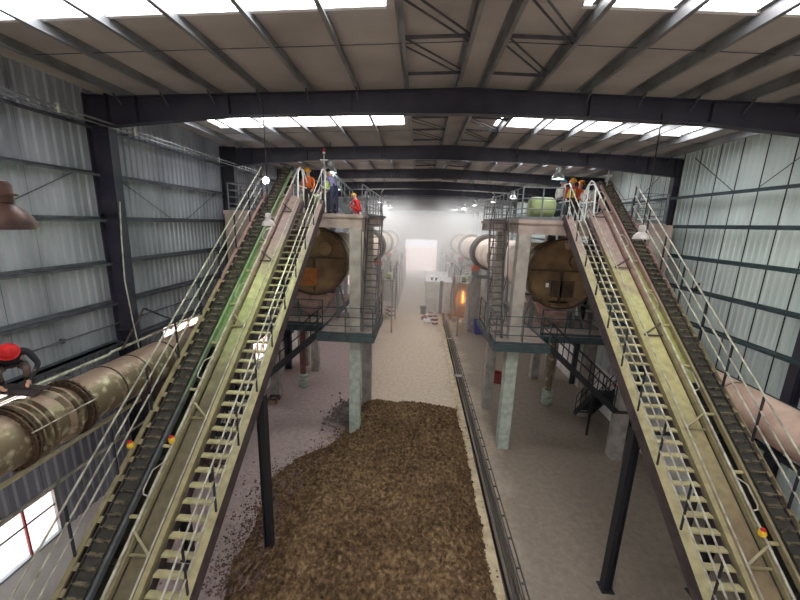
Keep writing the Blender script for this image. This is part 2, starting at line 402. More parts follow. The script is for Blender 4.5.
# plinth openings are not needed: windows sit above the plinth
nwin = 0
for b in range(len(FR)-1):
    for zlo, zhi, what in ((1.86, 3.06, 'lower'), (5.0, 5.62, 'upper')):
        nwin += 1
        ya, yb = FR[b]+WIN0, FR[b]+WIN1
        t = Thing('window_%d' % nwin, '%s steel-framed window in the left wall, bay %d counted from behind the viewer' % (what, b+1), None, (XL, ya, zlo), kind='structure')
        fr = MB()
        for (a, c) in (((ya, zlo), (ya+.05, zhi)), ((yb-.05, zlo), (yb, zhi)), ((ya, zlo), (yb, zlo+.05)), ((ya, zhi-.05), (yb, zhi))):
            fr.box((XL-.04, a[0], a[1]), (XL+.05, c[0], c[1]))
        t.part('window_frame', fr, M['galv'])
        for kx in (1, 2):
            yy = ya + (yb-ya)*kx/3
            t.part('mullion', MB().box((XL-.02,yy-.018,zlo+.05),(XL+.03,yy+.018,zhi-.05)), M['darkred'])
        if what == 'lower': t.part('transom', MB().box((XL-.01,ya+.05,zlo+.75),(XL+.02,yb-.05,zlo+.78)), M['black'])
        for kx in range(3):
            y0 = ya + (yb-ya)*kx/3; y1 = ya + (yb-ya)*(kx+1)/3
            t.part('pane', MB().box((XL-.004,y0+.03,zlo+.05),(XL+.004,y1-.03,zhi-.05)), M['glass'])
# end walls
bk = MB().box((XL-.2,YB-.25,0),(-3.,YB,12.2)).box((6.,YB-.25,0),(XR+.2,YB,12.2)).box((-3.,YB-.25,5.4),(6.,YB,12.2)).build('wall_back', M['sheetR']); tag(bk, 'steel end wall behind the viewer with a wide gate opening added to let daylight in', kind='structure')  # gate opening is added, sized for the daylight it throws on roof and walls
for x in (-3., 6.): MB().box((x-.08,YB+.001,0),(x+.08,YB+.06,5.4)).build('added_gate_jamb', M['navy'], bk)
yard3 = MB().box((-30,-70,-.7),(40,YB-.3,-.05)).build('bounce_forecourt', bpy.data.materials['pale_yard']); tag(yard3, 'unseen pale forecourt added outside the gate to bounce sunlight indoors', kind='structure')  # unseen ground, added to bounce sunlight through the gate up to the roof
DX0, DX1, DZ = -2.6, 3.4, 6.2
fw = MB().box((XL-.2,YE,0),(DX0,YE+.2,12.2)).box((DX1,YE,0),(XR+.2,YE+.2,12.2)).box((DX0,YE,DZ),(DX1,YE+.2,12.2)).build('wall_far', M['sheetR']); tag(fw, 'far end wall with a tall open doorway', kind='structure')
for x in (DX0, DX1): MB().box((x-.08,YE-.06,0),(x+.08,YE-.001,DZ)).build('door_jamb', M['navy'], fw)

# ------------------------------------------------------------------ inclined belt conveyors with their stairs
def dusty(name, rgb, dust, z0, z1, rough=.55):
    """paint turning to a second colour with height"""
    m = bpy.data.materials.new(name); m.use_nodes = True; nt = m.node_tree; b = nt.nodes['Principled BSDF']; b.inputs['Roughness'].default_value = rough
    geo = nt.nodes.new('ShaderNodeNewGeometry'); sx = nt.nodes.new('ShaderNodeSeparateXYZ'); nt.links.new(geo.outputs[0], sx.inputs[0])
    n = nt.nodes.new('ShaderNodeTexNoise'); n.inputs['Scale'].default_value = 1.6; n.inputs['Detail'].default_value = 5; nt.links.new(geo.outputs[0], n.inputs['Vector'])
    a = nt.nodes.new('ShaderNodeMath'); a.operation = 'MULTIPLY_ADD'; a.inputs[1].default_value = 2.2; nt.links.new(n.outputs[0], a.inputs[0]); nt.links.new(sx.outputs[2], a.inputs[2])
    r = nt.nodes.new('ShaderNodeMapRange'); r.inputs[1].default_value = z0+1.1; r.inputs[2].default_value = z1+1.1; nt.links.new(a.outputs[0], r.inputs[0])
    mx = nt.nodes.new('ShaderNodeMix'); mx.data_type = 'RGBA'; mx.inputs['A'].default_value = lin(rgb); mx.inputs['B'].default_value = lin(dust)
    nt.links.new(r.outputs[0], mx.inputs['Factor'])
    n3 = nt.nodes.new('ShaderNodeTexNoise'); n3.inputs['Scale'].default_value = 6; n3.inputs['Detail'].default_value = 6; nt.links.new(geo.outputs[0], n3.inputs['Vector'])
    r3 = nt.nodes.new('ShaderNodeMapRange'); r3.inputs[1].default_value = .35; r3.inputs[2].default_value = .7; r3.inputs[3].default_value = 1.05; r3.inputs[4].default_value = .72; nt.links.new(n3.outputs[0], r3.inputs[0])
    m2 = nt.nodes.new('ShaderNodeMix'); m2.data_type = 'RGBA'; m2.blend_type = 'MULTIPLY'; m2.inputs['Factor'].default_value = 1
    nt.links.new(mx.outputs['Result'], m2.inputs['A']); nt.links.new(r3.outputs[0], m2.inputs['B']); nt.links.new(m2.outputs['Result'], b.inputs['Base Color'])
    return m
M['stringerL'] = dusty('cream_stringer', (176,166,126), (152,132,124), 7.6, 8.8)
M['sheetC'] = dusty('cream_deck_sheet', (180,176,128), (150,128,120), 7.3, 8.2)
M['outer'] = dusty('weathered_cream', (146,136,104), (160,128,120), 6.6, 7.6)
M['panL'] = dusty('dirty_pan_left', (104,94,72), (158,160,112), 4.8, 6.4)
M['panR'] = dusty('dirty_pan_right', (126,110,84), (180,172,124), 3.6, 5.6)

def conveyor(sgn, Xin, Z0, slope, side):
    th = math.atan(slope); ct, st = math.cos(th), math.sin(th); YT = 13.0
    def P(u, t, n=0): return (Xin + sgn*u, YT + t*ct - n*st, Z0 + t*st + n*ct)
    TB = -(Z0-.25)/st; TT = .55
    def slab(u0, u1, t0, t1, n0, n1, mb=None):
        mb = mb or MB()
        vs = [P(u0,t0,n0),P(u1,t0,n0),P(u1,t1,n0),P(u0,t1,n0),P(u0,t0,n1),P(u1,t0,n1),P(u1,t1,n1),P(u0,t1,n1)]
        return mb.add(vs, [(0,3,2,1),(4,5,6,7),(0,1,5,4),(1,2,6,5),(2,3,7,6),(3,0,4,7)])
    base = P(1.2, TB)
    # ---- the stairs on the aisle side
    sname = 'left' if sgn < 0 else 'right'
    st_t = Thing('conveyor_stairs', 'long steep cream steel stairs beside the %s conveyor belt, open treads' % sname, 'stairs', (Xin+sgn*.5, base[1], 0))
    g = 'steep conveyor stairs'
    o = st_t.part('stringer', slab(0, .2, TB, 0, -.03, 0).copy() if False else slab(.0, .2, TB, 0, -.02, .0), M['stringerL'])
    st_t.part('stringer_web', slab(-.006, .0, TB, .1, -.3, .0), M['darkside'])
    st_t.part('stringer_flange', slab(.0, .12, TB, 0, -.3, -.285), M['darkside'])
    st_t.part('stringer', slab(.74, .76, TB, 0, -.22, -.01), M['darkside'])
    st_t.part('stringer', slab(.84, .88, TB, 0, -.22, .01), M['stringerL'])
    RISE = .172; nt = int((Z0-.3)/RISE)
    trd = MB().box((-.27,-.065,-.025),(.27,.065,0)).box((-.27,-.065,-.035),(.27,-.058,0)).mesh('tread', M['stringerL'])
    for i in range(1, nt):
        z = i*RISE+.1; t = (z-Z0)/st
        p = P(.47, t)
        st_t.inst('tread', trd, (p[0], p[1], z))
    # aisle handrail
    HR = []
    post = MB().cbox((0,0,.5),(.03,.03,1.0)).mesh('rail_post', M['ralpost'])
    n = 12
    for i in range(n+1):
        t = TB+.6 + (-.2-TB-.6)*i/n
        p = P(.05, t); st_t.inst('rail_post', post, p)
    for h, m_ in ((1.0, M['railpale']), (.66, M['railpale']), (.33, M['railpale'])):
        a = P(.05, TB+.4); c = P(.05, -.1)
        st_t.part('handrail', MB().tube([(a[0],a[1],a[2]+h),(c[0],c[1],c[2]+h)], .019, 6), m_)
    # second rail on the belt side of the stairs
    for h in (.62, ):
        a = P(.88, TB+.4); c = P(.88, -.1)
        st_t.part('handrail', MB().tube([(a[0],a[1],a[2]+h*.35),(c[0],c[1],c[2]+h*.35)], .017, 6), M['railpale'])
    # white bent guard at the stair head
    q = P(.05, -.1); q2 = P(.88, -.1)
    for qq, wdt in ((q, 1), (q2, 1)):
        st_t.part('head_rail', MB().tube([(qq[0],qq[1]-.1,qq[2]+.1),(qq[0],qq[1],qq[2]+1.0),(qq[0],qq[1]+.18,qq[2]+1.15),(qq[0],qq[1]+.6,qq[2]+1.15),(qq[0],qq[1]+1.0,qq[2]+.75)], .024, 6), M['white'])
        st_t.part('head_rail', MB().tube([(qq[0],qq[1]+.55,qq[2]-.35),(qq[0],qq[1]+.55,qq[2]+1.15)], .024, 6), M['white'])
        st_t.part('head_rail', MB().tube([(qq[0],qq[1],qq[2]+.55),(qq[0],qq[1]+.9,qq[2]+.55)], .02, 6), M['white'])
    # ---- the conveyor
    cv = Thing('belt_conveyor', 'steep belt conveyor with cleated black belt on the %s of the hall' % sname, 'conveyor', (base[0], base[1], 0))
    tm = -4.6; UG = 1.66 if sgn < 0 else 1.76; UP = 1.28 if sgn < 0 else 1.36; UT = 1.38 if sgn < 0 else 1.46
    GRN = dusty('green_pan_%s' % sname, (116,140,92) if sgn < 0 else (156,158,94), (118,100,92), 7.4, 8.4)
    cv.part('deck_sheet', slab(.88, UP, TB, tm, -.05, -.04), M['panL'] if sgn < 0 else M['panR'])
    cv.part('deck_sheet', slab(.88, UP, tm, .3, -.05, -.04), M['sheetC'])
    cv.part('deck_lip', slab(.88, .93, TB, .3, -.04, .015), M['stringerL'])
    cv.part('belly_pan', slab(1.34, 1.7, TB, -6.2, -.62, -.61), M['darkside'])  # lower pan coloured dark to stand for deep shade in the gap
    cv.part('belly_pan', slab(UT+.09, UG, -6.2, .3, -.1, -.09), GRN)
    cv.part('pan_side', slab(UP, UP+.01, TB, .3, -.5, -.04), M['darkside'])
    # cable duct and tube rails between the deck and the belt
    cv.part('side_channel', slab(UT-.05, UT+.01, TB, .9, -.06, .05), M['outer'])
    cv.part('side_channel', slab(UT+.05, UT+.08, TB, 1.0, -.02, .04), M['outer'])
    cv.part('conduit', MB().tube([P(UT, TB+.3, .1), P(UT, .9, .1)], .026, 8), M['railpale'])
    h0 = P(UT, .9, .1); h1 = P(UT, 1.9, .12)
    cv.part('head_guard', MB().tube([h0, h1, (h1[0], h1[1]+.22, h1[2]+.08), (h1[0], h1[1]+.45, h1[2]-.05), (h1[0], h1[1]+.6, h1[2]-.4), (h1[0], h1[1]+.62, 9.3)], .028, 8), M['white'], True)
    for f_ in (.25, .7):
        q_ = P(UT, .9*f_+1.5*(1-f_)*.6+.2, .1); cv.part('head_guard', MB().tube([q_, (q_[0], q_[1]+.02, 9.3)], .02, 6), M['white'])
    # belt: loop over head and tail pulleys
    BN, UA, UB = (.03, 1.7, 2.06) if sgn < 0 else (.03, 1.8, 2.16)
    t0, t1, r = TB+.9, 2.0, .3
    loop = []
    for i in range(33): loop.append((t0 + (t1-t0)*i/32, BN))
    for i in range(1, 9): loop.append((t1 + r*math.sin(PI*i/8*1.0), BN-r + r*math.cos(PI*i/8)))
    loop.append((t0, BN-2*r))
    for i in range(1, 8): loop.append((t0 - r*math.sin(PI*i/8), BN-r - r*math.cos(PI*i/8)))
    bm = MB(); vs = []; L = len(loop)
    for uu in (UA, UB):
        vs += [P(uu, t, n_) for t, n_ in loop]
    fs = [(i, (i+1) % L, L+(i+1) % L, L+i) for i in range(L)]
    bm.add(vs, fs)
    belt = cv.part('belt', bm, M['rubber'])
    md = belt.modifiers.new('thick', 'SOLIDIFY'); md.thickness = .012
    # corrugated side walls of the belt
    for uu in (UA+.02, UB-.02):
        mb = MB(); vs = []; N = int((t1-t0)/.075)
        for i in range(N+1):
            t = t0+(t1-t0)*i/N; du = .008 if i % 2 else -.008
            vs += [P(uu+du, t, BN+.008), P(uu+du, t, BN+.055)]
        fs = [(2*i, 2*i+2, 2*i+3, 2*i+1) for i in range(N)]
        # rolled over the head pulley
        for i in range(1, 9):
            a_ = PI*i/16; du = .008 if i % 2 else -.008
            vs += [P(uu+du, t1+(r+.008)*math.sin(a_), BN-r+(r+.008)*math.cos(a_)), P(uu+du, t1+(r+.055)*math.sin(a_), BN-r+(r+.055)*math.cos(a_))]
            k_ = N+i-1; fs.append((2*k_, 2*k_+2, 2*k_+3, 2*k_+1))
        mb.add(vs, fs)
        o = cv.part('sidewall', mb, M['rubber'], sub=None)
        md = o.modifiers.new('thick', 'SOLIDIFY'); md.thickness = .008
    # side frames of the belt
    cv.part('belt_frame', slab(UA-.065, UA-.015, TB+.3, 1.9, -.06, .05), dusty('green_lit_side_bar', (92,96,98), (126,152,106), 4.8, 6.2) if sgn < 0 else M['outer'])  # left bar: green lamp light painted into the colour of its upper part
    cv.part('belt_frame', slab(UB+.012, UB+.024, TB+.3, 1.9, -.1, .05), M['darkside'])
    # cleats
    cl = MB().box((-.15,-.01,0),(.15,.01,.05)).box((-.14,-.032,.0),(.14,.032,.014)).box((-.11,.01,.016),(.11,.035,.03)).mesh('cleat', M['cleat'])
    N = int((t1-t0)/.2)
    for i in range(N):
        t = t0 + (i+.5)*(t1-t0)/N; cv.inst('cleat', cl, P((UA+UB)/2, t, BN+.012), (th, 0, 0))
    # idlers under the belt with their brackets in the open gap
    idl = MB().tube([(-.4*sgn,0,0),(.2*sgn,0,0)], .035, 8).box((-.4*sgn-.008,-.03,-.2),(-.4*sgn+.008,.03,.02)).mesh('idler', M['stringerL'], True)
    N = 13
    for i in range(N):
        t = t0+.5 + (t1-t0-1.0)*i/(N-1); cv.inst('idler', idl, P((UA+UB)/2, t, BN-.05), (th, 0, 0) if sgn > 0 else (th, 0, PI) if False else (th, 0, 0))
    # triangular brackets between deck and side channel
    for i in range(6):
        t = TB + 2.2 + i*2.45
        if t > .2: break
        cv.part('bracket', MB().bar(P(.95, t, .02), P(UT, t+.34, .1), .04, .03).bar(P(.95, t, .0), P(UT, t, .0), .04, .03), M['darkside'] if t > -5 else M['outer'])
        cv.part('handle', MB().tube([P(UT+.06, t+.9, .04), P(UT+.14, t+.92, .08), P(UT+.18, t+1.0, .08), P(UT+.18, t+1.35, .08), P(UT+.06, t+1.5, .04)], .014, 5), M['railpale'])
    # pull-cord switches
    for t, uu in ((-8.6, 1.4), (-8.75, 2.2)) if sgn < 0 else ((-9.3, 1.4), (-9.7, 2.2)):
        p = P(uu, t, .17)
        sw = cv.part('pull_switch', MB().lathe([(.0,.075),(.05,.055),(.065,0),(.05,-.055),(0,-.075)], 10, p), M['yellow'], True)
        cv.part('switch_cap', MB().lathe([(.0,.11),(.03,.1),(.045,.06),(.03,.045)], 10, p), M['red'], True, sub=sw)
    # outer ladder strip and stringer
    cv.part('outer_stringer', slab(2.21, 2.30, TB, .35, -.05, .0) if sgn < 0 else slab(2.3, 2.33, TB, .35, -.05, .0), M['outer'])
    cv.part('outer_web', slab(2.28, 2.30, TB, .35, -.28, -.05), M['darkside'])
    rg = MB().box((-.06,-.06,-.02),(.06,.06,0)).mesh('walkway_rung', M['outer'])
    N = 44
    for i in range(N):
        t = TB+.2 + (.2-TB-.2)*i/(N-1); cv.inst('walkway_rung', rg, P(2.15 if sgn < 0 else 2.25, t, -.02), (th*.5, 0, 0))
    n = 11
    post2 = MB().cbox((0,0,.52),(.035,.035,1.05)).mesh('rail_post', M['ralpost'])
    for i in range(n+1):
        t = TB+.6 + (-.0-TB-.6)*i/n
        cv.inst('rail_post', post2, P(2.27, t))
    for h in (1.06, .72, .38):
        a = P(2.27, TB+.4); c = P(2.27, .05)
        cv.part('handrail', MB().tube([(a[0],a[1],a[2]+h),(c[0],c[1],c[2]+h)], .021, 6), M['railpale'])
    # head pulley and its frame on the upper deck
    p = P((UA+UB)/2, t1, BN-r)
    cv.part('head_pulley', MB().lathe([(.05,-.34),(.05,-.26),(.28,-.26),(.28,.26),(.05,.26),(.05,.34)], 18, p, 'x'), M['darkside'], True)
    for du in (-.32, .32):
        cv.part('head_leg', MB().bar((p[0]+du, p[1], 9.3), (p[0]+du, p[1]+.0, p[2]), .07).bar((p[0]+du, p[1]+.7, 9.3), (p[0]+du, p[1], p[2]), .05), M['railpale'])
    # support legs down to the floor
    for t in (-7.35, -12.6):
        for uu, nm in ((.06, 0), (2.3, 1)):
            a = P(uu, t, -.3)
            mb = MB().box((a[0]-.1,a[1]-.1,0),(a[0]-.085,a[1]+.1,a[2])).box((a[0]+.085,a[1]-.1,0),(a[0]+.1,a[1]+.1,a[2])).box((a[0]-.085,a[1]-.008,0),(a[0]+.085,a[1]+.008,a[2])).box((a[0]-.16,a[1]-.16,0),(a[0]+.16,a[1]+.16,.02))
            cv.part('support_leg', mb, M['black'])
        a, c = P(.06, t, -.34), P(2.3, t, -.34)
        cv.part('cross_beam', MB().bar(a, c, .14, .12), M['black'])
    N = 9
    for i in range(N):
        t = TB+1 + (-TB-1)*i/(N-1)
        cv.part('cross_member', MB().bar(P(.12, t, -.3), P(2.3, t, -.3), .08, .06), M['darkside'])
    return cv, st_t, P
cvL, stL, PL = conveyor(-1, -3.53, 9.72, .80, 'left')
cvR, stR, PR = conveyor(1, 5.1, 9.46, .825, 'right')

# ------------------------------------------------------------------ concrete frames, decks, rails, ladders
ZU, ZM = 9.28, 4.72
def col_(mb, x, y, z0, z1, s=.44): return mb.box((x-s/2,y-s/2,z0),(x+s/2,y+s/2,z1))
def railing(name, label, pts, h=1.08, spacing=1.1, m=None, rails=(1.0, .66, .34), group=None, cat='railing'):
    t = Thing(name, label, cat, pts[0], group)
    m = m or M['railgrey']
    for a, b in zip(pts[:-1], pts[1:]):
        a = Vector(a); b = Vector(b); n = max(1, round((b-a).length/spacing))
        for i in range(n+1):
            if i == 0 and a != Vector(pts[0]): continue
            p = a.lerp(b, i/n)
            t.part('post', MB().cbox((p.x,p.y,p.z+h/2),(.04,.04,h)), m)
    for r in rails:
        t.part('rail', MB().tube([(p[0],p[1],p[2]+h*r) for p in pts], .02, 6), m)
    t.part('toe_board', MB_path(pts, .1), m)
    return t
def MB_path(pts, h):
    mb = MB()
    for a, b in zip(pts[:-1], pts[1:]):
        mb.bar((a[0],a[1],a[2]+h/2+.01), (b[0],b[1],b[2]+h/2+.01), .012, h)
    return mb
def frame(side, cols, xa, xb, ya, yb, front):
    xo = min(xa, xb); xi = max(xa, xb)
    t = Thing('concrete_tower', 'two-storey concrete tower carrying the %s conveyor head and dryer inlet' % side, 'concrete tower', (cols[0][0], cols[0][1], 0))
    for i, (x, y, ztop, m_) in enumerate(cols):
        if m_ == 'g':
            t.part('column', col_(MB(), x, y, 0, ZM-.36), M['concgreen']); t.part('column', col_(MB(), x, y, ZM-.36, ztop, .43), M['concrete'])
        else:
            t.part('column', col_(MB(), x, y, 0, ztop), M['concrete'])
    # upper ring beams and slab
    for y in (ya, yb): t.part('beam', MB().box((xo-.25,y-.2,ZU-.52),(xi+.25,y+.2,ZU-.13)), M['concpink'])
    for x in (xo, xi): t.part('beam', MB().box((x-.18,ya+.2,ZU-.5),(x+.18,yb-.2,ZU-.13)), M['concpink'])
    t.part('deck_slab', MB().box((xo-.3,ya-.25,ZU-.13),(xi+.3,yb+.3,ZU)), M['concpink'])
    return t
cg = lambda x, y, m='c', z=ZU-.5: (x, y, z, m)
frL = frame('left', [cg(-2.42,13.5,'g'), cg(-2.35,16.4), cg(-7.05,16.4), cg(-7.05,13.5), cg(-6.03,19.9), cg(-6.9,20.6)], -7.15, -2.42, 13.5, 20.8, 13.3)
frR = frame('right', [cg(3.82,13.3,'g'), cg(3.75,16.5), cg(8.35,16.3), cg(8.25,13.05), cg(7.37,20.5), cg(8.3,20.4)], 8.3, 3.8, 13.3, 20.5, 13.1)
# dusty concrete side panels beside the conveyor heads
frL_panel = MB().box((-.6,-.06,-2.3),(.6,.06,0)).mesh('side_panel', M['concpink'])
link('side_panel', frL_panel, frL.o, Vector((-6.75,13.22,ZU-.05))-frL.b)
link('side_panel', frL_panel, frR.o, Vector((8.2,13.02,ZU-.05))-frR.b)
# mid-level steel platforms
def midplat(side, x0, x1, y0, y1, label):
    t = Thing('steel_platform', label, 'platform', (x0, y0, ZM))
    t.part('deck_plate', MB().box((x0,y0,ZM-.03),(x1,y1,ZM)), M['concpink'])
    e = .2
    for (a, b) in (((x0,y0-.05,ZM-.26),(x1,y0,ZM+.01)), ((x0,y1,ZM-.26),(x1,y1+.05,ZM+.01)), ((x0-.05,y0-.05,ZM-.26),(x0,y1+.05,ZM+.01)), ((x1,y0-.05,ZM-.26),(x1+.05,y1+.05,ZM+.01))):
        t.part('edge_beam', MB().box(a, b), M['steelblue'])
    for i in range(1, 4):
        y = y0+(y1-y0)*i/4; t.part('joist', MB().box((x0,y-.05,ZM-.2),(x1,y+.05,ZM-.03)), M['steelblue'])
    return t
mpL = midplat('left', -3.75, -1.62, 12.75, 16.1, 'dark teal steel platform halfway up the left concrete frame')
mpR = midplat('right', 2.95, 4.95, 12.55, 16.1, 'dark teal steel platform halfway up the right concrete frame')
mpL2 = midplat('left', -7.0, -3.85, 13.9, 20.4, 'wide mid-level deck under the left dryer end')
mpR2 = midplat('right', 5.05, 8.05, 13.9, 20.2, 'wide mid-level deck under the right dryer end')
railing('guard_rail', 'dark mid-level railing around the left platform edge, above the brown heap', [(-3.75,12.78,ZM),(-1.64,12.78,ZM),(-1.64,16.0,ZM)], m=M['steelblue'])
railing('guard_rail', 'dark mid-level railing around the right platform edge, by the blue bin', [(2.97,16.0,ZM),(2.97,12.58,ZM),(4.95,12.58,ZM)], m=M['steelblue'])
railing('guard_rail', 'dark railing in front of the left dryer end hood', [(-6.9,13.95,ZM),(-3.9,13.95,ZM)], m=M['steelblue'])
railing('guard_rail', 'dark railing in front of the right dryer end hood', [(5.1,13.95,ZM),(8.0,13.95,ZM)], m=M['steelblue'])
# upper railings
railing('guard_rail', 'grey railing along the aisle edge of the left upper deck', [(-2.2,13.5,ZU),(-2.2,20.9,ZU),(-7.3,20.9,ZU)], h=1.1)
railing('guard_rail', 'grey railing on the left upper deck by the wall and glaring floodlight', [(-5.95,13.4,ZU),(-7.3,13.4,ZU),(-7.3,20.6,ZU)], h=1.0, rails=(1, .75, .5, .25))
railing('guard_rail', 'grey railing along the aisle edge of the right upper deck', [(5.0,13.1,ZU),(3.6,13.1,ZU),(3.6,20.6,ZU),(8.5,20.6,ZU)], h=1.1, spacing=.75)
railing('guard_rail', 'grey railing on the right upper deck against the pale wall', [(7.6,13.1,ZU),(8.55,13.1,ZU),(8.55,20.4,ZU)], h=1.0, rails=(1, .75, .5, .25))
# near-vertical ladders between the decks
def ladder(label, x, wd, y0, y1, z0, z1, landing):
    t = Thing('steel_ladder', label, 'ladder', (x, y0, z0))
    for sx in (-wd/2, wd/2):
        t.part('stringer', MB().bar((x+sx,y0,z0),(x+sx,y1,z1+.0), .06, .16), M['ladder'])
        t.part('handrail', MB().tube([(x+sx,y0-.5,z0+.9),(x+sx,y1-.5,z1+.9),(x+sx,y1+.1,z1+1.05)], .02, 6), M['ladder'])
        for f in (.08, .36, .64, .92):
            yy, zz = y0+(y1-y0)*f, z0+(z1-z0)*f
            t.part('rail_post', MB().bar((x+sx,yy,zz),(x+sx,yy-.5,zz+.9), .03), M['ladder'])
    n = int((z1-z0)/.25)
    st = MB().box((-wd/2+.03,-.1,-.015),(wd/2-.03,.1,.015)).mesh('rung', M['ladder'])
    for i in range(1, n+1):
        f = i/(n+.5); t.inst('rung', st, (x, y0+(y1-y0)*f, z0+(z1-z0)*f))
    if landing: t.part('landing', MB().box((x-wd/2-.05,y1-.05,z1-.08),(x+wd/2+.05,y1+1.0,z1)), M['ladder'])
    return t
ladder('steep grey steel ladder up to the left upper deck', -1.85, .56, 13.3, 14.9, ZM, ZU, True)
ladder('steep grey steel ladder up to the right upper deck', 3.1, .56, 13.3, 14.7, ZM, ZU, True)
# stair flights from the platforms to the floor, running outward under the conveyors
def flight(name, label, p, q, wd, nst, m=None, posts=True):
    """p upper end, q lower end (centre line)"""
    t = Thing(name, label, 'stairs', (q[0], q[1], q[2]))
    p = Vector(p); q = Vector(q); d = (q-p); h = Vector((d.x, d.y, 0)).normalized(); s = Vector((-h.y, h.x, 0))
    m = m or M['black']
    for k_ in (-1, 1):
        o = s*(wd/2*k_)
        t.part('stringer', MB().bar(p+o, q+o, .05, .22), m)
        t.part('handrail', MB().tube([p+o+Vector((0,0,.95)), q+o+Vector((0,0,.95))], .02, 6), m)
        t.part('mid_rail', MB().tube([p+o+Vector((0,0,.55)), q+o+Vector((0,0,.55))], .016, 6), m)
        n = max(2, round(d.length/.75))
        for i in range(n+1):
            a = p.lerp(q, i/n)+o; t.part('rail_post', MB().bar(a, a+Vector((0,0,.95)), .03), m)
    tr = MB().cbox((0,0,0),(.24,wd-.06,.03)).mesh('tread', m)
    ang = math.atan2(h.y, h.x)
    for i in range(1, nst):
        a = p.lerp(q, i/nst); t.inst('tread', tr, a, (0,0,ang))
    return t
flight('steel_stairs', 'dark stair flight dropping outward from the right mid-level platform', (5.0,13.1,ZM-.05), (7.75,13.1,2.25), .75, 12)
lR = Thing('stair_landing', 'small dark landing at the turn of the right stairs', 'landing', (8.2,13.5,2.1))
lR.part('deck_plate', MB().box((7.75,12.7,2.1),(8.9,14.6,2.16)), M['black'])
for (x, y) in ((7.85,14.5),(8.85,12.8),(8.85,14.5)): lR.part('post', MB().box((x-.04,y-.04,0),(x+.04,y+.04,2.1)), M['black'])
flight('steel_stairs', 'lower dark stair flight reaching the floor near the right wall', (8.45,14.65,2.1), (8.45,16.3,.05), .75, 9)
flight('steel_stairs', 'dark stair flight dropping outward from the left mid-level platform', (-3.8,13.2,ZM-.05), (-6.9,13.2,1.9), .75, 13)
lL = Thing('stair_landing', 'small dark landing at the foot of the left stairs', 'landing', (-7.2,13.2,1.8))
lL.part('deck_plate', MB().box((-7.7,12.6,1.78),(-6.9,13.9,1.84)), M['black'])
for (x, y) in ((-7.62,12.7),(-7.0,12.7)): lL.part('post', MB().box((x-.04,y-.04,0),(x+.04,y+.04,1.78)), M['black'])
flight('steel_stairs', 'lower dark stair flight toward the camera by the left wall', (-7.3,12.55,1.8), (-7.3,10.6,.05), .7, 8)
# discharge spouts under the decks
def spout(label, x, y, ztop, m):
    t = Thing('discharge_pipe', label, 'pipe', (x, y, 0))
    t.part('tube', MB().lathe([(.16,.75),(.16,ztop)], 14, (x,y,0)), m, True)
    for z in (.12, .34, .56, .76):
        t.part('valve_ring', MB().lathe([(.14,z-.05),(.27,z-.04),(.27,z+.04),(.14,z+.05)], 14, (x,y,0)), M['concgreen'], True)
    t.part('valve_body', MB().lathe([(.14,0),(.2,.02),(.12,.1),(.12,.78)], 14, (x,y,0)), M['concgreen'], True)
    return t
spout('red-brown discharge pipe with ringed valve under the left deck', -6.05, 17.6, ZM-.1, M['rust'])
spout('grey-brown discharge pipe with ringed valve under the right deck', 7.0, 17.2, ZM-.1, M['pipe'])
# column plinth wheels (pump) at the left column foot
pt = Thing('pallet_truck', 'small orange-wheeled trolley at a left frame column foot', 'trolley', (-7.0,15.9,0))
pt.part('frame', MB().box((-7.25,15.6,.18),(-6.75,15.66,.26)).box((-7.25,16.0,.18),(-6.75,16.06,.26)).box((-7.25,15.6,.2),(-7.19,16.06,.24)).box((-6.81,15.6,.2),(-6.75,16.06,.24)), M['cablegrey'])
for x in (-7.22, -6.78): pt.part('wheel', MB().lathe([(.03,-.03),(.1,-.03),(.1,.03),(.03,.03)], 12, (x,15.63,.1), 'x'), M['orange'], True)
for x in (-7.22, -6.78): pt.part('wheel', MB().lathe([(.03,-.03),(.1,-.03),(.1,.03),(.03,.03)], 12, (x,16.03,.1), 'x'), M['orange'], True)

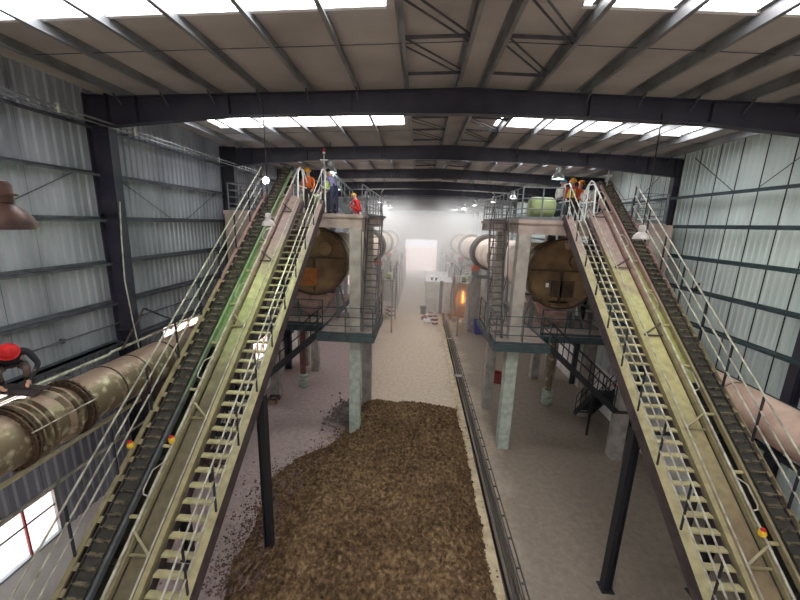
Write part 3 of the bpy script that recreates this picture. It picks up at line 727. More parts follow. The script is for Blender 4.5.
# ------------------------------------------------------------------ rotary dryers
def dryer(side, cx, cz, sgn, drop):
    YS, YF = 14.6, 60.
    t = Thing('rotary_dryer', 'long pale rotary dryer drum with ochre end hood on the %s' % side, 'rotary dryer', (cx, YS, ZM))
    R = 1.38
    zc = lambda y: cz - drop*(y-YS)
    # end hood: dished disc with rim
    hood = t.part('end_hood', MB().lathe([(0,YS+.1),(R*.9,YS+.1),(R,YS+.05),(R+.04,YS),(R+.04,YS+.12),(R,YS+.5),(R,YS+1.1),(R*.2,YS+1.1)], 40, (cx,0,zc(YS)), 'y'), M['ochre'], True)
    t.part('hood_rim', MB().lathe([(R+.01,YS-.04),(R+.09,YS-.04),(R+.09,YS+.08),(R+.01,YS+.08),(R+.01,YS-.04)], 40, (cx,0,zc(YS)), 'y'), M['ochredark'], True, sub=hood)
    if sgn < 0: t.part('hood_door', MB().box((cx-.62,YS-.01,cz-1.05),(cx+.12,YS+.11,cz-.3)), M['orange'], sub=hood)
    else:
        t.part('hood_door', MB().box((cx-.4,YS+.0,cz-.95),(cx+.5,YS+.11,cz-.25)), M['ochredark'], sub=hood)
        t.part('name_plate', MB().box((cx-.62,YS+.06,cz-.55),(cx-.5,YS+.11,cz-.38)), M['white'], sub=hood)
    t.part('seam_bar', MB().box((cx-R*.95,YS-.02,cz+.12),(cx+R*.95,YS+.11,cz+.19)), M['ochredark'], sub=hood)
    t.part('seam_bar', MB().box((cx-.05,YS-.0,cz-R*.9),(cx+.03,YS+.11,cz+.12)), M['ochredark'], sub=hood)
    t.part('inlet_chute', MB().tube([(cx+.1,YS+.4,cz+1.0),(cx+.1,YS+.3,ZU-.15)], [.3,.42], 12), M['pinkdust'], True)
    t.part('inspection_lid', MB().lathe([(0,YS-.02),(.28,YS-.02),(.3,YS+.02),(.3,YS+.1)], 18, (cx-.6*sgn*-1 if False else cx+.5,0,cz+.55), 'y'), M['ochre'], True, sub=hood)
    # bolts
    for i in range(20):
        a = 2*PI*i/20; x, z = cx+math.cos(a)*(R-.06), zc(YS)+math.sin(a)*(R-.06)
        t.part('rim_bolt', MB().cbox((x,YS+.05,z),(.05,.06,.05)), M['ochredark'], sub=hood)
    # shell sloping gently
    segs = 5; ys = [YS+1.1+(YF-YS-1.1)*i/segs for i in range(segs+1)]
    for i in range(segs):
        t.part('drum_shell', MB().tube([(cx,ys[i]+.02,zc(ys[i])),(cx,ys[i+1]-.02,zc(ys[i+1]))], R-.18, 40), M['drum'], True)
    for i in range(segs):
        y = ys[i]
        t.part('shell_band', MB().tube([(cx,y-.06,zc(y)),(cx,y+.06,zc(y))], R-.15, 40), M['ochre'], True)
    for y in (30.2, 41., 52.):
        t.part('tyre_ring', MB().lathe([(R-.2,y-.22),(R+.1,y-.22),(R+.1,y+.22),(R-.2,y+.22)], 40, (cx,0,zc(y)), 'y'), M['ochredark'], True)
        if y < 35: t.part('girth_gear', MB().lathe([(R-.2,y+.9),(R+.14,y+.9),(R+.14,y+1.1),(R-.2,y+1.1)], 40, (cx,0,zc(y)), 'y'), M['railgrey'], True)
    for dx in (-.9, .9): # hood legs
        t.part('hood_leg', MB().bar((cx+dx,YS+.6,ZM),(cx+dx*.95,YS+.6,cz-.9), .14).bar((cx+dx*1.5,YS+.6,ZM),(cx+dx*.95,YS+.6,cz-.7), .08), M['railgrey'])
    return t, zc
drL, zL = dryer('left', -4.42, 7.32, -1, .022)
drR, zR = dryer('right', 5.95, 7.15, 1, .022)
# steel hoppers below the hoods
for side, cx in (('left', -4.6), ('right', 5.9)):
    t = Thing('dust_hopper', 'tapered steel dust hopper below the %s dryer hood' % side, 'hopper', (cx, 15.2, ZM))
    z1, z0 = 5.95, ZM+.05
    a, b = .95, .3
    t.part('cone', MB().add([(cx-a,14.75,z1),(cx+a,14.75,z1),(cx+a,16.2,z1),(cx-a,16.2,z1),(cx-b,15.2,z0),(cx+b,15.2,z0),(cx+b,15.7,z0),(cx-b,15.7,z0)],
           [(0,1,5,4),(1,2,6,5),(2,3,7,6),(3,0,4,7),(0,3,2,1),(4,5,6,7)]), M['pinkdust'])
    t.part('top_flange', MB().box((cx-a-.05,14.7,z1),(cx+a+.05,14.78,z1+.07)).box((cx-a-.05,16.17,z1),(cx+a+.05,16.25,z1+.07)), M['darkside'])
    t.part('flange_bar', MB().bar((cx-b,15.15,z0+.02),(cx+b,15.15,z0+.02), .05), M['darkside'])
# roller stations with walkway decks down the hall
def station(side, cx, sgn, y, zfun, idx):
    """concrete piers, support rollers and an aisle-side walkway"""
    wds = ('', 'nearest', 'middle', 'farthest')[idx]
    t = Thing('roller_station', '%s concrete roller station under the %s dryer drum' % (wds, side), 'roller station', (cx, y, 0))
    zt = zfun(y)-1.95
    for dx in (-.95, .95):
        t.part('pier', MB().box((cx+dx-.45,y-.75,0),(cx+dx+.45,y+.75,zt-.15)), M['concrete'])
        t.part('roller', MB().lathe([(.06,-.5),(.06,-.3),(.32,-.3),(.34,-.26),(.34,.26),(.32,.3),(.06,.3),(.06,.5)], 18, (cx+dx,y,zt+.5), 'y'), M['roller'], True)
        for dy in (-.45, .45):
            t.part('bearing_block', MB().box((cx+dx-.22,y+dy-.08,zt-.13),(cx+dx+.22,y+dy+.08,zt+.5)), M['railgrey'])
    t.part('base_plate', MB().box((cx-1.5,y-.8,zt-.15),(cx+1.5,y+.8,zt-.08)), M['railgrey'])
    xa = cx-sgn*1.6; xb = cx-sgn*(2.5 if idx else 2.3)
    p = Thing('walkway', '%s aisle-side steel walkway with railing along the %s dryer' % (wds, side), 'walkway', (xb, y, ZM-.2))
    zz = ZM-.25
    p.part('deck', MB().box((min(xa,xb),y-2.2,zz-.06),(max(xa,xb),y+2.4,zz)), M['concrete'])
    for yy in (y-2.1, y-.7, y+.9, y+2.3):
        p.part('rail_post', MB().cbox((xb+sgn*.03,yy,zz+.52),(.04,.04,1.04)), M['railgrey'])
        p.part('deck_leg', MB().box((xb+sgn*.1-.06,yy-.06,0),(xb+sgn*.1+.06,yy+.06,zz-.06)), M['concrete']) if yy in (y-2.1, y+2.3) else None
    for h in (1.02, .68, .34):
        p.part('rail', MB().tube([(xb+sgn*.03,y-2.15,zz+h),(xb+sgn*.03,y+2.35,zz+h)], .02, 6), M['railgrey'])
    flight('steel_stairs', '%s grey stair flight off the walkway beside the %s dryer' % (wds, side), (xb+sgn*.4,y+2.45,zz), (xb+sgn*.4,y+6.0,.05), .6, 14, M['railgrey'])
    for dy in (-1.2, .4, 1.7):
        p.part('junction_box', MB().box((xa-.15,y+dy,zz),(xa+.2,y+dy+.3,zz+.5)), M['cabin'])
    # drive gear beside the drum
    dm = Thing('drive_motor', '%s ribbed drive motor on the walkway of the %s dryer' % (wds, side), 'motor', (xa, y-.9, zz))
    mx = (xa+xb)/2; my = y-1.5; r = .2
    dm.part('casing', MB().lathe([(.06,-.36),(.16,-.34),(r,-.28),(r,.28),(.16,.34),(.06,.36)], 16, (mx,my,zz+.3), 'y'), M['orange'] if idx % 2 == 0 else M['sage'], True)
    dm.part('foot', MB().box((mx-.18,my-.25,zz),(mx+.18,my+.25,zz+.12)), M['railgrey'])
    dm.part('fan_cover', MB().lathe([(.17,.34),(.19,.36),(.19,.5),(.12,.54)], 16, (mx,my,zz+.3), 'y'), M['railgrey'], True)
for i, y in enumerate((18.4, 30.2, 41., 52.)):
    if i: station('left', -4.42, -1, y, zL, i); station('right', 5.85, 1, y, zR, i)

# ------------------------------------------------------------------ the heap of raw material
def heap_mat(name, a, b, c):
    m = bpy.data.materials.new(name); m.use_nodes = True; nt = m.node_tree; bs = nt.nodes['Principled BSDF']; bs.inputs['Roughness'].default_value = .9
    bs.inputs['Specular IOR Level'].default_value = .15
    geo = nt.nodes.new('ShaderNodeNewGeometry')
    n = nt.nodes.new('ShaderNodeTexNoise'); n.inputs['Scale'].default_value = 8; n.inputs['Detail'].default_value = 5; nt.links.new(geo.outputs[0], n.inputs['Vector'])
    n2 = nt.nodes.new('ShaderNodeTexNoise'); n2.inputs['Scale'].default_value = .7; n2.inputs['Detail'].default_value = 3; nt.links.new(geo.outputs[0], n2.inputs['Vector'])
    cr = nt.nodes.new('ShaderNodeValToRGB'); e = cr.color_ramp.elements
    e[0].position = .3; e[0].color = lin(a); e[1].position = .72; e[1].color = lin(c); x = e.new(.5); x.color = lin(b)
    ad = nt.nodes.new('ShaderNodeMath'); ad.operation = 'MULTIPLY_ADD'; ad.inputs[1].default_value = .35; nt.links.new(n2.outputs[0], ad.inputs[0])
    sb = nt.nodes.new('ShaderNodeMath'); sb.operation = 'SUBTRACT'; sb.inputs[1].default_value = .17; nt.links.new(n.outputs[0], sb.inputs[0]); nt.links.new(sb.outputs[0], ad.inputs[2])
    nt.links.new(ad.outputs[0], cr.inputs[0]); nt.links.new(cr.outputs[0], bs.inputs['Base Color'])
    return m
M['heap'] = heap_mat('brown_raw_material', (70,55,42), (106,84,62), (150,124,94))
M['heapmauve'] = heap_mat('mauve_rubble', (92,74,70), (124,100,94), (162,138,130))
EL = [(3.5,-4.5),(6.5,-4.5),(8,-4.7),(10.5,-4.85),(11.6,-4.2),(12.6,-3.3),(13.2,-3.0),(15.4,-2.9),(16.3,-2.2)]
def xl_(y):
    for (a, xa), (b, xb) in zip(EL[:-1], EL[1:]):
        if a <= y <= b: return xa+(xb-xa)*(y-a)/(b-a)
    return EL[0][1] if y < EL[0][0] else EL[-1][1]
def heap_h(x, y):
    q = Vector((x*.9, y*.9, 3.1))
    wob = noise.noise(q*.8)*.45 + noise.noise(q*2.1)*.2
    d = min((x-xl_(y))*.75, (2.28-x)*1.5, (16.2-y)*.9, (y-3.6)*.8) + wob*.5
    if d <= 0: return -.06
    env = 1-math.exp(-d/.85)
    big = .85 + .35*noise.noise(Vector((x*.45, y*.35, 9.)))
    h = env*big*1.0 + env*.2*noise.noise(q*1.1) + env*.1*noise.noise(q*2.)
    h += env*(noise.noise(q*3.1)*.12 + noise.noise(q*7.3)*.07 + noise.noise(q*15)*.04)*(1.5 if y > 12 else 1)
    if x < -3.0 and y < 12: h *= .75
    return h
hb = MB(); st_ = .055; nx = int(7.6/st_); ny = int(13.2/st_)
hv = []
for j in range(ny+1):
    for i in range(nx+1):
        x = -5.15+i*st_; y = 3.3+j*st_
        hv.append((x, y, heap_h(x, y)))
hf = []
for j in range(ny):
    for i in range(nx):
        q = (j*(nx+1)+i, j*(nx+1)+i+1, (j+1)*(nx+1)+i+1, (j+1)*(nx+1)+i)
        if max(hv[k_][2] for k_ in q) > -.05: hf.append(q)
used = sorted({k_ for f in hf for k_ in f}); mp_ = {k_: i for i, k_ in enumerate(used)}
hb.v = [hv[k_] for k_ in used]; hf = [tuple(mp_[k_] for k_ in f) for f in hf]
me = bpy.data.meshes.new('raw_material_heap'); me.from_pydata(hb.v, [], hf); me.update()
me.materials.append(M['heap']); me.materials.append(M['heapmauve'])
for p in me.polygons:
    c = p.center
    if c.x < xl_(c.y)+1.2+noise.noise(Vector((c.x*2,c.y*2,1)))*.5 and c.y > 6.2: p.material_index = 1
heap = link('raw_material_heap', me); tag(heap, 'big low heap of crumbly brown raw material in the aisle', 'heap', kind='stuff')
# lumps lying on and around the heap, too many to count
def lumps(name, n, fn, m, label, parent=None):
    vs = []; fs = []
    base = [(1,0,0),(-1,0,0),(0,1,0),(0,-1,0),(0,0,1),(0,0,-1)]
    tri = [(0,2,4),(2,1,4),(1,3,4),(3,0,4),(2,0,5),(1,2,5),(3,1,5),(0,3,5)]
    for i in range(n):
        r = fn()
        if not r: continue
        x, y, z, s = r; o = len(vs); a = random.random()*6.28; ca, sa = math.cos(a), math.sin(a); tl = random.uniform(-.6,.6)
        for b in base:
            k_ = s*random.uniform(.6, 1.25); bx, by, bz = b[0]*k_, b[1]*k_, b[2]*k_*.75
            by, bz = by*math.cos(tl)-bz*math.sin(tl), by*math.sin(tl)+bz*math.cos(tl)
            vs.append((x+bx*ca-by*sa, y+bx*sa+by*ca, z+bz))
        fs += [tuple(q+o for q in t) for t in tri]
    me = bpy.data.meshes.new(name); me.from_pydata(vs, [], fs); me.update(); me.materials.append(m)
    o = link(name, me, parent); tag(o, label, None if parent else 'rubble', kind='stuff'); return o
def f1():
    x = random.uniform(-5, 2.3); y = random.uniform(5.2, 16.2); h = heap_h(x, y)
    if h < .02: return None
    s = random.choice((.02,.028,.035,.045,.06,.075)) * (1.5 if y > 12.3 and random.random() < .6 else 1)
    return (x, y, h+s*.3, s)
lumps('lump_scatter', 17000, f1, M['heap'], 'loose brown lumps covering the heap', heap)
def f4():
    y = random.uniform(11.5, 16.1) if random.random() < .7 else random.uniform(6, 12); x = random.uniform(xl_(y)+.2, 2.25); h = heap_h(x, y)
    if h < .1: return None
    s = random.choice((.05,.06,.07,.09,.12)) * (1 if y > 12 else .8); return (x, y, h+s*.15, s)
lumps('clod_scatter', 1100, f4, M['heap'], 'bigger brown clods on the far end of the heap', heap)
def f2():
    y = random.uniform(6.5, 16.6); x = xl_(y)-random.expovariate(3.2)+.1
    if random.random() < .06: x = 2.2+random.expovariate(9); 
    if x > 2.5 or x < -7: return None
    s = random.choice((.014,.02,.028,.04)); return (x, y, s*.4+(.035 if x > 2.2 else 0), s)
lumps('scattered_crumbs', 2600, f2, M['heapmauve'], 'grey-brown crumbs scattered along the edge of the heap')
def f3():
    a = random.random()*6.28; r = abs(random.gauss(0, .45)); x = -3.1+r*math.cos(a)*1.0; y = 15.0+r*math.sin(a)*1.7
    s = random.choice((.04,.06,.08,.1)); return (x, y, max(0, .28-.3*r)+s*.4, s)
lumps('rubble_mound', 700, f3, mat('dark_grey_rubble', (104,96,94), .9, rgb2=(140,126,120), scale=6), 'small mound of dark grey rubble behind the left pillar')

# ------------------------------------------------------------------ ducts and pipes along the walls
def ring(c, y, r, w_=.06, ax='y', n=36, inner=None):
    return MB().lathe([(inner or r*.9,y-w_/2),(r,y-w_/2),(r,y+w_/2),(inner or r*.9,y+w_/2)], n, (c[0],0,c[1]), ax)
PXL, PZL, PR_ = -6.88, 5.18, .5
dl = Thing('dust_duct', 'big dusty round duct running along the left wall', 'duct', (PXL, 5, 4.0))
dl.part('pipe_shell', MB().lathe([(PR_*.97,-3),(PR_,-2.9),(PR_,4.95)], 40, (PXL,0,PZL), 'y'), M['pipe'], True)
for i, (a, b) in enumerate(((6.02,8.6),(8.62,11.2),(11.22,12.5))):
    dl.part('pipe_shell', MB().lathe([(PR_*.95,a),(PR_,a+.02),(PR_,b-.02),(PR_*.95,b)], 40, (PXL,0,PZL), 'y'), M['pipe'] if i == 0 else M['pipedust'] if i > 1 else M['pipe'], True)
bel = dl.part('expansion_joint', MB().lathe([(PR_*.92,4.95),(PR_*.94,5.03),(PR_+.07,5.07),(PR_+.07,5.1),(PR_*.94,5.13),(PR_*.94,5.16),(PR_+.07,5.19),(PR_+.07,5.22),(PR_*.94,5.25),(PR_*.94,5.28),(PR_+.07,5.31),(PR_+.07,5.34),(PR_*.96,5.38),(PR_*.96,5.6),(PR_+.06,5.65),(PR_+.06,5.68),(PR_*.94,5.71),(PR_*.94,5.75),(PR_+.06,5.78),(PR_+.06,5.81),(PR_*.94,5.85),(PR_*.94,6.02)], 40, (PXL,0,PZL), 'y'), M['pipe'], True)
FLG = {}
for y in (4.92, 4.99, 5.97, 6.04):
    FLG[y] = dl.part('flange', ring((PXL,PZL), y, PR_+.09, .03), M['ochredark'])
for y, fo in ((4.955, FLG[4.92]), (6.005, FLG[5.97])):
    for i in range(28):
        a = 2*PI*i/28; dl.part('flange_bolt', MB().cbox((PXL+math.cos(a)*(PR_+.055),y,PZL+math.sin(a)*(PR_+.055)),(.035,.17,.035)), M['ochredark'], sub=fo)
for a in (.35, 2.2, -.9):
    x, z = PXL+math.cos(a)*(PR_+.11), PZL+math.sin(a)*(PR_+.11)
    dl.part('tie_rod', MB().tube([(x,4.88,z),(x,6.1,z)], .012, 6), M['railpale'])
for y in (4.1, 6.9, 7.6, 8.61, 9.9, 11.21):
    dl.part('weld_band', ring((PXL,PZL), y, PR_+.012, .03), M['ochredark'])
dl.part('blind_flange', MB().lathe([(.02,12.5),(PR_+.06,12.5),(PR_+.06,12.56),(.02,12.56)], 36, (PXL,0,PZL), 'y'), M['pipe'], True)
for y in (3.2, 8.3, 10.2):
    dl.part('saddle', MB().box((PXL-.4,y-.06,4.12),(PXL+.4,y+.06,PZL-.42)).box((PXL-.05,y-.05,0),(PXL+.05,y+.05,4.12)), M['darkside'])
PXR, PZR = 8.53, 4.7
dr = Thing('dust_duct', 'big round duct under thick pink dust along the right wall', 'duct', (PXR, 5, 3.6))
for i, (a, b) in enumerate(((-3,6.2),(6.22,9.),(9.02,12.2))):
    dr.part('pipe_shell', MB().lathe([(PR_*.95,a),(PR_,a+.02),(PR_,b-.02),(PR_*.95,b)], 40, (PXR,0,PZR), 'y'), M['pipedust'], True)
for y in (6.21, 9.01): dr.part('weld_band', ring((PXR,PZR), y, PR_+.02, .05), M['pipe'])
dr.part('end_elbow', MB().lathe([(PR_*.97,12.2),(PR_+.06,12.22),(PR_+.06,12.3),(PR_*.4,12.34),(.02,12.36)], 40, (PXR,0,PZR), 'y'), M['pipe'], True)
for y in (4.5, 9.4): dr.part('saddle', MB().box((PXR-.4,y-.06,PZR-.62),(PXR+.4,y+.06,PZR-.42)).box((PXR-.05,y-.05,0),(PXR+.05,y+.05,PZR-.62)), M['darkside'])
def wall_pipe(name, label, pts, r, m, clips=(), cat='pipe'):
    t = Thing(name, label, cat, pts[0])
    t.part('tube', MB().tube(pts, r, 10), m, True)
    for c in clips: t.part('clip', MB().cbox(c, (.1,.05,.1)), M['girt'])
    return t
wall_pipe('wall_pipe', 'slim silver pipe on the left wall above the big duct', [(-7.4,1,5.66),(-7.4,7.6,5.66),(-7.4,7.7,5.7),(-7.4,13.6,5.75)], .035, M['railpale'], [(-7.42,3,5.62),(-7.42,6.6,5.62),(-7.42,9.8,5.7)])
wall_pipe('wall_pipe', 'cream pipe on the left wall just below the big duct', [(-7.36,0,4.12),(-7.36,13.2,4.12)], .05, M['cream'], [(-7.38,3,4.12),(-7.38,8,4.12)])
wall_pipe('wall_pipe', 'thin twin-line pale pipe above the lower left window', [(-7.4,0,3.42),(-7.4,13.2,3.42)], .035, M['railpale'], [(-7.43,4,3.42),(-7.43,8.5,3.42)])
wall_pipe('wall_pipe', 'thin dark pipe above the upper left windows', [(-7.82,0,6.2),(-7.82,14.0,6.2)], .02, M['girt'], [(-7.84,3,6.2),(-7.84,7,6.2)])
lg = MB().box((-7.88,-2,5.68),(-7.72,8.3,5.72)).box((-7.73,-2,5.66),(-7.72,8.3,5.72)).build('wall_ledge', M['girt'], wl)
# conduit slung below the left eaves
cd = Thing('cable_conduit', 'pair of grey conduits running below the left eaves', 'conduit', (-7.28, 0, 11.0))
for dz, r in ((0, .025), (-.09, .02)):
    cd.part('tube', MB().tube([(-7.28,-4,11.05+dz),(-7.28,40,11.05+dz)], r, 6), M['galv'])
for y in [1.5+1.9*i for i in range(12)]: cd.part('clip', MB().cbox((-7.28,y,11.02),(.07,.05,.16)), M['railpale'])
# struts between duct saddle and column, loose cable down the near column
bt = Thing('duct_brace', 'thin diagonal steel braces beside the nearest left column', 'brace', (-7.3,8.4,5.7))
bt.part('bar', MB().bar((-7.3,7.9,5.7),(-7.32,8.75,6.55), .035), M['darkside'])
bt.part('bar', MB().bar((-7.32,8.75,6.55),(-7.3,10.1,5.75), .04), M['black'])
wall_pipe('loose_cable', 'pale loose cable hanging down the nearest left column', [(-7.3,8.42,9.3),(-7.28,8.3,8.4),(-7.3,8.25,7.4),(-7.3,8.32,6.4),(-7.28,8.4,5.4)], .014, M['railpale'], cat='cable')
# trench cables
for i, (x, z, r, m_) in enumerate(((2.6,-.4,.05,'cableblack'),(2.72,-.42,.035,'cableblack'),(2.81,-.2,.04,'cablegrey'),(2.89,-.06,.03,'cablegrey'))):
    pts = [(x+random.uniform(-.015,.015), y, z+random.uniform(-.02,.03)) for y in range(3, 34, 2)]
    c = MB().tube(pts, r, 7).build('trench_cable', M[m_], None, True)
    tag(c, ('thick black cable along the kerb side of the floor trench', 'slim black cable left of centre in the floor trench', 'grey cable right of centre in the floor trench', 'slim grey cable along the outer side of the floor trench')[i], 'cable', 'trench cables')
tr = Thing('cable_rack', 'low grey cable rack with cross bars along the trench edge', 'cable rack', (3.0, 6, 0))
for x in (2.98, 3.1): tr.part('side_bar', MB().box((x-.012,4,.0),(x+.012,33.,.05)), M['cablegrey'])
rb = MB().cbox((0,0,.03),(.13,.05,.03)).mesh('cross_bar', M['cablegrey'])
for i in range(40): tr.inst('cross_bar', rb, (3.04, 4.4+i*.72+random.uniform(-.2,.2), 0))

# ------------------------------------------------------------------ lamps
def glow(name, rgb, s): return emat(name, rgb, s)
M['bulb'] = glow('lamp_glass_lit', (236,255,236), 9.)
M['flood'] = glow('floodlight_lit', (225,235,255), 60.)
M['shade'] = mat('aluminium_shade', (176,180,180), .3, .7)
M['shadeclear'] = mat('pale_lamp_shade', (206,200,196), .35, .1)
M['brown'] = mat('rusty_brown_shade', (88,62,52), .45, .2, rgb2=(64,46,42), scale=9)
def hibay(label, p, d, cord_top, m, lit, power, rgb=(.8,1,.78), group=None):
    x, y, z = p; r = d/2
    t = Thing('high_bay_lamp', label, 'lamp', (x, y, z), group)
    shd = t.part('shade', MB().lathe([(r,0),(r*1.0,r*.12),(r*.86,r*.5),(r*.55,r*.85),(r*.34,r*1.0),(r*.34,r*1.02),(r*.53,r*.83),(r*.83,r*.5),(r*.96,r*.1),(r,0)], 22, p), m, True)
    t.part('ballast_housing', MB().lathe([(r*.36,r*1.0),(r*.42,r*1.05),(r*.42,r*1.7),(r*.34,r*1.85),(r*.1,r*1.9)], 18, p), m, True)
    t.part('collar', MB().lathe([(r*.36,r*1.3),(r*.56,r*1.3),(r*.56,r*1.38),(r*.36,r*1.38)], 18, p), m, True)
    t.part('cord', MB().tube([(x,y,z+r*1.9),(x+.01,y,(z+cord_top)/2),(x,y,cord_top)], .012, 5), M['cableblack'])
    if lit:
        t.part('bulb', MB().lathe([(0,r*.1),(r*.3,r*.2),(r*.38,r*.5),(r*.2,r*.9),(r*.05,r)], 14, p), M['bulb'], True, sub=shd)
        L = bpy.data.lights.new('lamp_light', 'POINT'); L.energy = power; L.color = rgb; L.shadow_soft_size = r*.5
        lo = link('lamp_light', L, t.o, (0, 0, -.06))
    return t
hibay('rusty brown dome lamp hanging close by at the far left', (-2.99,2.42,8.87), .36, 11.6, M['brown'], False, 0)
hibay('pale dome lamp hanging in front of the left conveyor belt', (-3.67,8.5,8.84), .32, 11.5, M['shadeclear'], True, 140, (.72,1,.6))
hibay('pale dome lamp hanging in front of the right conveyor belt', (5.1,8.5,8.82), .34, 11.5, M['shadeclear'], True, 90, (1,1,.7))
rl = [(-3.55,14.2,'lit roof lamp nearest above the left upper deck'), (5.2,14.4,'lit roof lamp nearest above the right upper deck'), (-4.6,20.,'second roof lamp down the left side'), (5.6,22.6,'second roof lamp down the right side'),
      (5.2,26.4,'third roof lamp down the right side'), (-3.9,25.6,'third roof lamp down the left side'), (-3.6,31.2,'fourth roof lamp down the left side'), (4.6,31.2,'fourth roof lamp down the right side'), (4.4,36.8,'fifth roof lamp down the right side'), (-3.6,36.8,'fifth roof lamp down the left side'), (4.2,42.5,'sixth roof lamp down the right side'), (-3.6,42.5,'sixth roof lamp down the left side')]
for x, y, lab in rl:
    hibay(lab, (x, y, 10.85 if y < 15 else 10.7), .46, roof_z(x)+.02, M['shade'], True, 18 if y < 24 else 90, (.86,1,.86) if y < 20 else (1,1,.97), 'high bay lamps under the roof')
fl = Thing('floodlight', 'glaring white floodlight on the left upper deck', 'lamp', (-6.2,14.3,ZU))
fl.part('pole', MB().tube([(-6.2,14.3,ZU),(-6.2,14.3,10.4)], .02, 6), M['railgrey'])
fl.part('housing', MB().box((-6.34,14.3,10.38),(-6.06,14.4,10.62)), M['railgrey'])
fl.part('lens', MB().lathe([(0,14.26),(.1,14.27),(.13,14.3)], 18, (-6.2,0,10.5), 'y'), M['flood'], True)
def beacon(label, x, y, z, h):
    t = Thing('beacon_pole', label, 'beacon', (x, y, z))
    t.part('pole', MB().tube([(x,y,z),(x,y,z+h)], .025, 8), M['railpale'])
    t.part('lamp_base', MB().lathe([(.05,0),(.05,.05)], 12, (x,y,z+h)), M['white'], True)
    t.part('lens', MB().lathe([(.05,.05),(.055,.12),(.03,.18),(0,.19)], 12, (x,y,z+h)), M['red'], True)
    t.part('cross_arm', MB().cbox((x,y,z+h-.22),(.3,.03,.03)), M['white'])
beacon('pole with red warning beacon at the left conveyor head', -3.65, 13.6, ZU, 2.15)
beacon('short pole with red warning beacon at the right conveyor head', 7.05, 14.4, ZU, 1.95)

# ------------------------------------------------------------------ drives on the upper decks
def drive(label, x, y, z, m, sgn):
    t = Thing('gear_motor', label, 'motor', (x, y, z))
    t.part('gearbox', MB().lathe([(.1,-.5),(.34,-.46),(.4,-.38),(.4,.38),(.34,.46),(.1,.5)], 20, (x,y,z+.5), 'x'), m, True)
    t.part('base', MB().box((x-.6,y-.35,z),(x+.9,y+.35,z+.12)), M['railgrey'])
    t.part('motor', MB().lathe([(.08,.5),(.22,.52),(.24,.6),(.24,1.05),(.2,1.12),(.05,1.14)], 18, (x-.2,y,z+.45), 'x'), M['steelblue'], True)
    for i in range(5): t.part('fin', MB().lathe([(.23,0),(.27,0),(.27,.02),(.23,.02)], 18, (x+.38+i*.09,y,z+.45), 'x'), M['steelblue'], True)
drive('pale green gear motor on the right upper deck', 4.75, 14.6, ZU, M['sage'], 1)
drive('pale green gear motor behind the people on the left upper deck', -5.0, 16.4, ZU, M['sage'], -1)
flight('steel_stairs', 'short grey step flight on the left upper deck', (-3.5,14.7,ZU+.62), (-2.85,14.7,ZU+.02), .6, 4, M['railgrey'])

# ------------------------------------------------------------------ cabin, bins, barrels and clutter far down the aisle
cb = Thing('control_cabin', 'off-white box-shaped control cabin beside the trench', 'cabin', (2.2, 36.5, 0))
cb.part('body', MB().box((.95,35.6,0),(3.55,43.5,3.2)), M['cabin'])
cb.part('roof', MB().box((.85,35.45,3.2),(3.65,43.6,3.3)), M['white'])
cb.part('door', MB().box((2.1,35.55,.05),(2.9,35.6,2.2)), M['white'])
cb.part('cable_riser', MB().box((2.3,35.3,0),(2.62,35.44,3.4)), M['black'])
for x in (1.5, 1.95): cb.part('roof_vent', MB().lathe([(.1,3.3),(.1,3.5),(.16,3.52),(.16,3.58)], 12, (x,36.4,0)), M['black'], True)
for i in range(5): cb.part('wall_panel', MB().box((.93,35.75+i*1.55,.1),(.949,35.75+i*1.55+1.5,3.1)), M['cabin'])
cb.part('front_panel', MB().box((1.0,35.57,.1),(2.05,35.599,3.1)), M['cabin'])
def barrel(label, x, y, h=.9):
    t = Thing('striped_barrel', label, 'barrel', (x, y, 0), 'red and white barrels')
    n = 5
    for i in range(n):
        z0, z1 = h*i/n, h*(i+1)/n
        t.part('band', MB().lathe([(.26,z0),(.28,z0+.02),(.28,z1-.02),(.26,z1)], 18, (x,y,0)), M['darkred'] if i % 2 else M['white'], True)
    t.part('lid', MB().lathe([(.25,h),(.25,h+.02),(.2,h+.03)], 18, (x,y,0)), M['darkred'], True)
barrel('red and white striped barrel in front of the white cabin', 1.72, 30.7)
barrel('second red and white barrel, behind the one before the cabin', 1.35, 31.9)
barrel('red and white striped barrel at the left edge of the aisle', -2.42, 32.7, 1.05)
barrel('red and white barrel left of the aisle, tucked behind another', -2.75, 33.6)
bx_ = Thing('cardboard_box', 'yellowish box at the foot of the left aisle barrel', 'box', (-3.1,32.3,0)); bx_.part('body', MB().box((-3.4,32.1,0),(-2.8,32.6,.45)), M['cream']); bx_.part('flap', MB().box((-3.4,32.05,.45),(-2.8,32.3,.47)), M['cream'])
ca = Thing('waste_can', 'dark grey can left of the white cabin corner', 'bin', (.7,34.9,0)); ca.part('body', MB().lathe([(.28,0),(.33,.75)], 16, (.7,34.9,0)), M['cablegrey'], True); ca.part('rim', MB().lathe([(.33,.75),(.36,.76),(.36,.8),(.3,.8)], 16, (.7,34.9,0)), M['black'], True)
for i, (x, y, m_) in enumerate(((1.0,31.6,'white'),(.85,32.6,'darkred'),(1.2,33.3,'cabin'))):
    t = Thing('plastic_sack', ('white crumpled sack among the barrels by the cabin','reddish crumpled sack among the barrels by the cabin','grey-white crumpled sack nearest the cabin wall')[i], 'sack', (x,y,0))
    pr = [(.05,0),(.36,.05),(.4,.2),(.3,.36),(.1,.42),(.0,.43)]
    mb = MB().lathe(pr, 12, (x,y,0)); mb.v = [(a+random.uniform(-.05,.05), b+random.uniform(-.05,.05), max(0, c+random.uniform(-.03,.03))) for a, b, c in mb.v]
    t.part('bag', mb, M[m_], True); t.part('tie', MB().lathe([(.06,.4),(.08,.46),(.03,.5)], 8, (x,y,0)), M['black'], True)
bb = Thing('waste_bin', 'blue open waste skip below the right drum rollers', 'bin', (5.6,28.8,0))
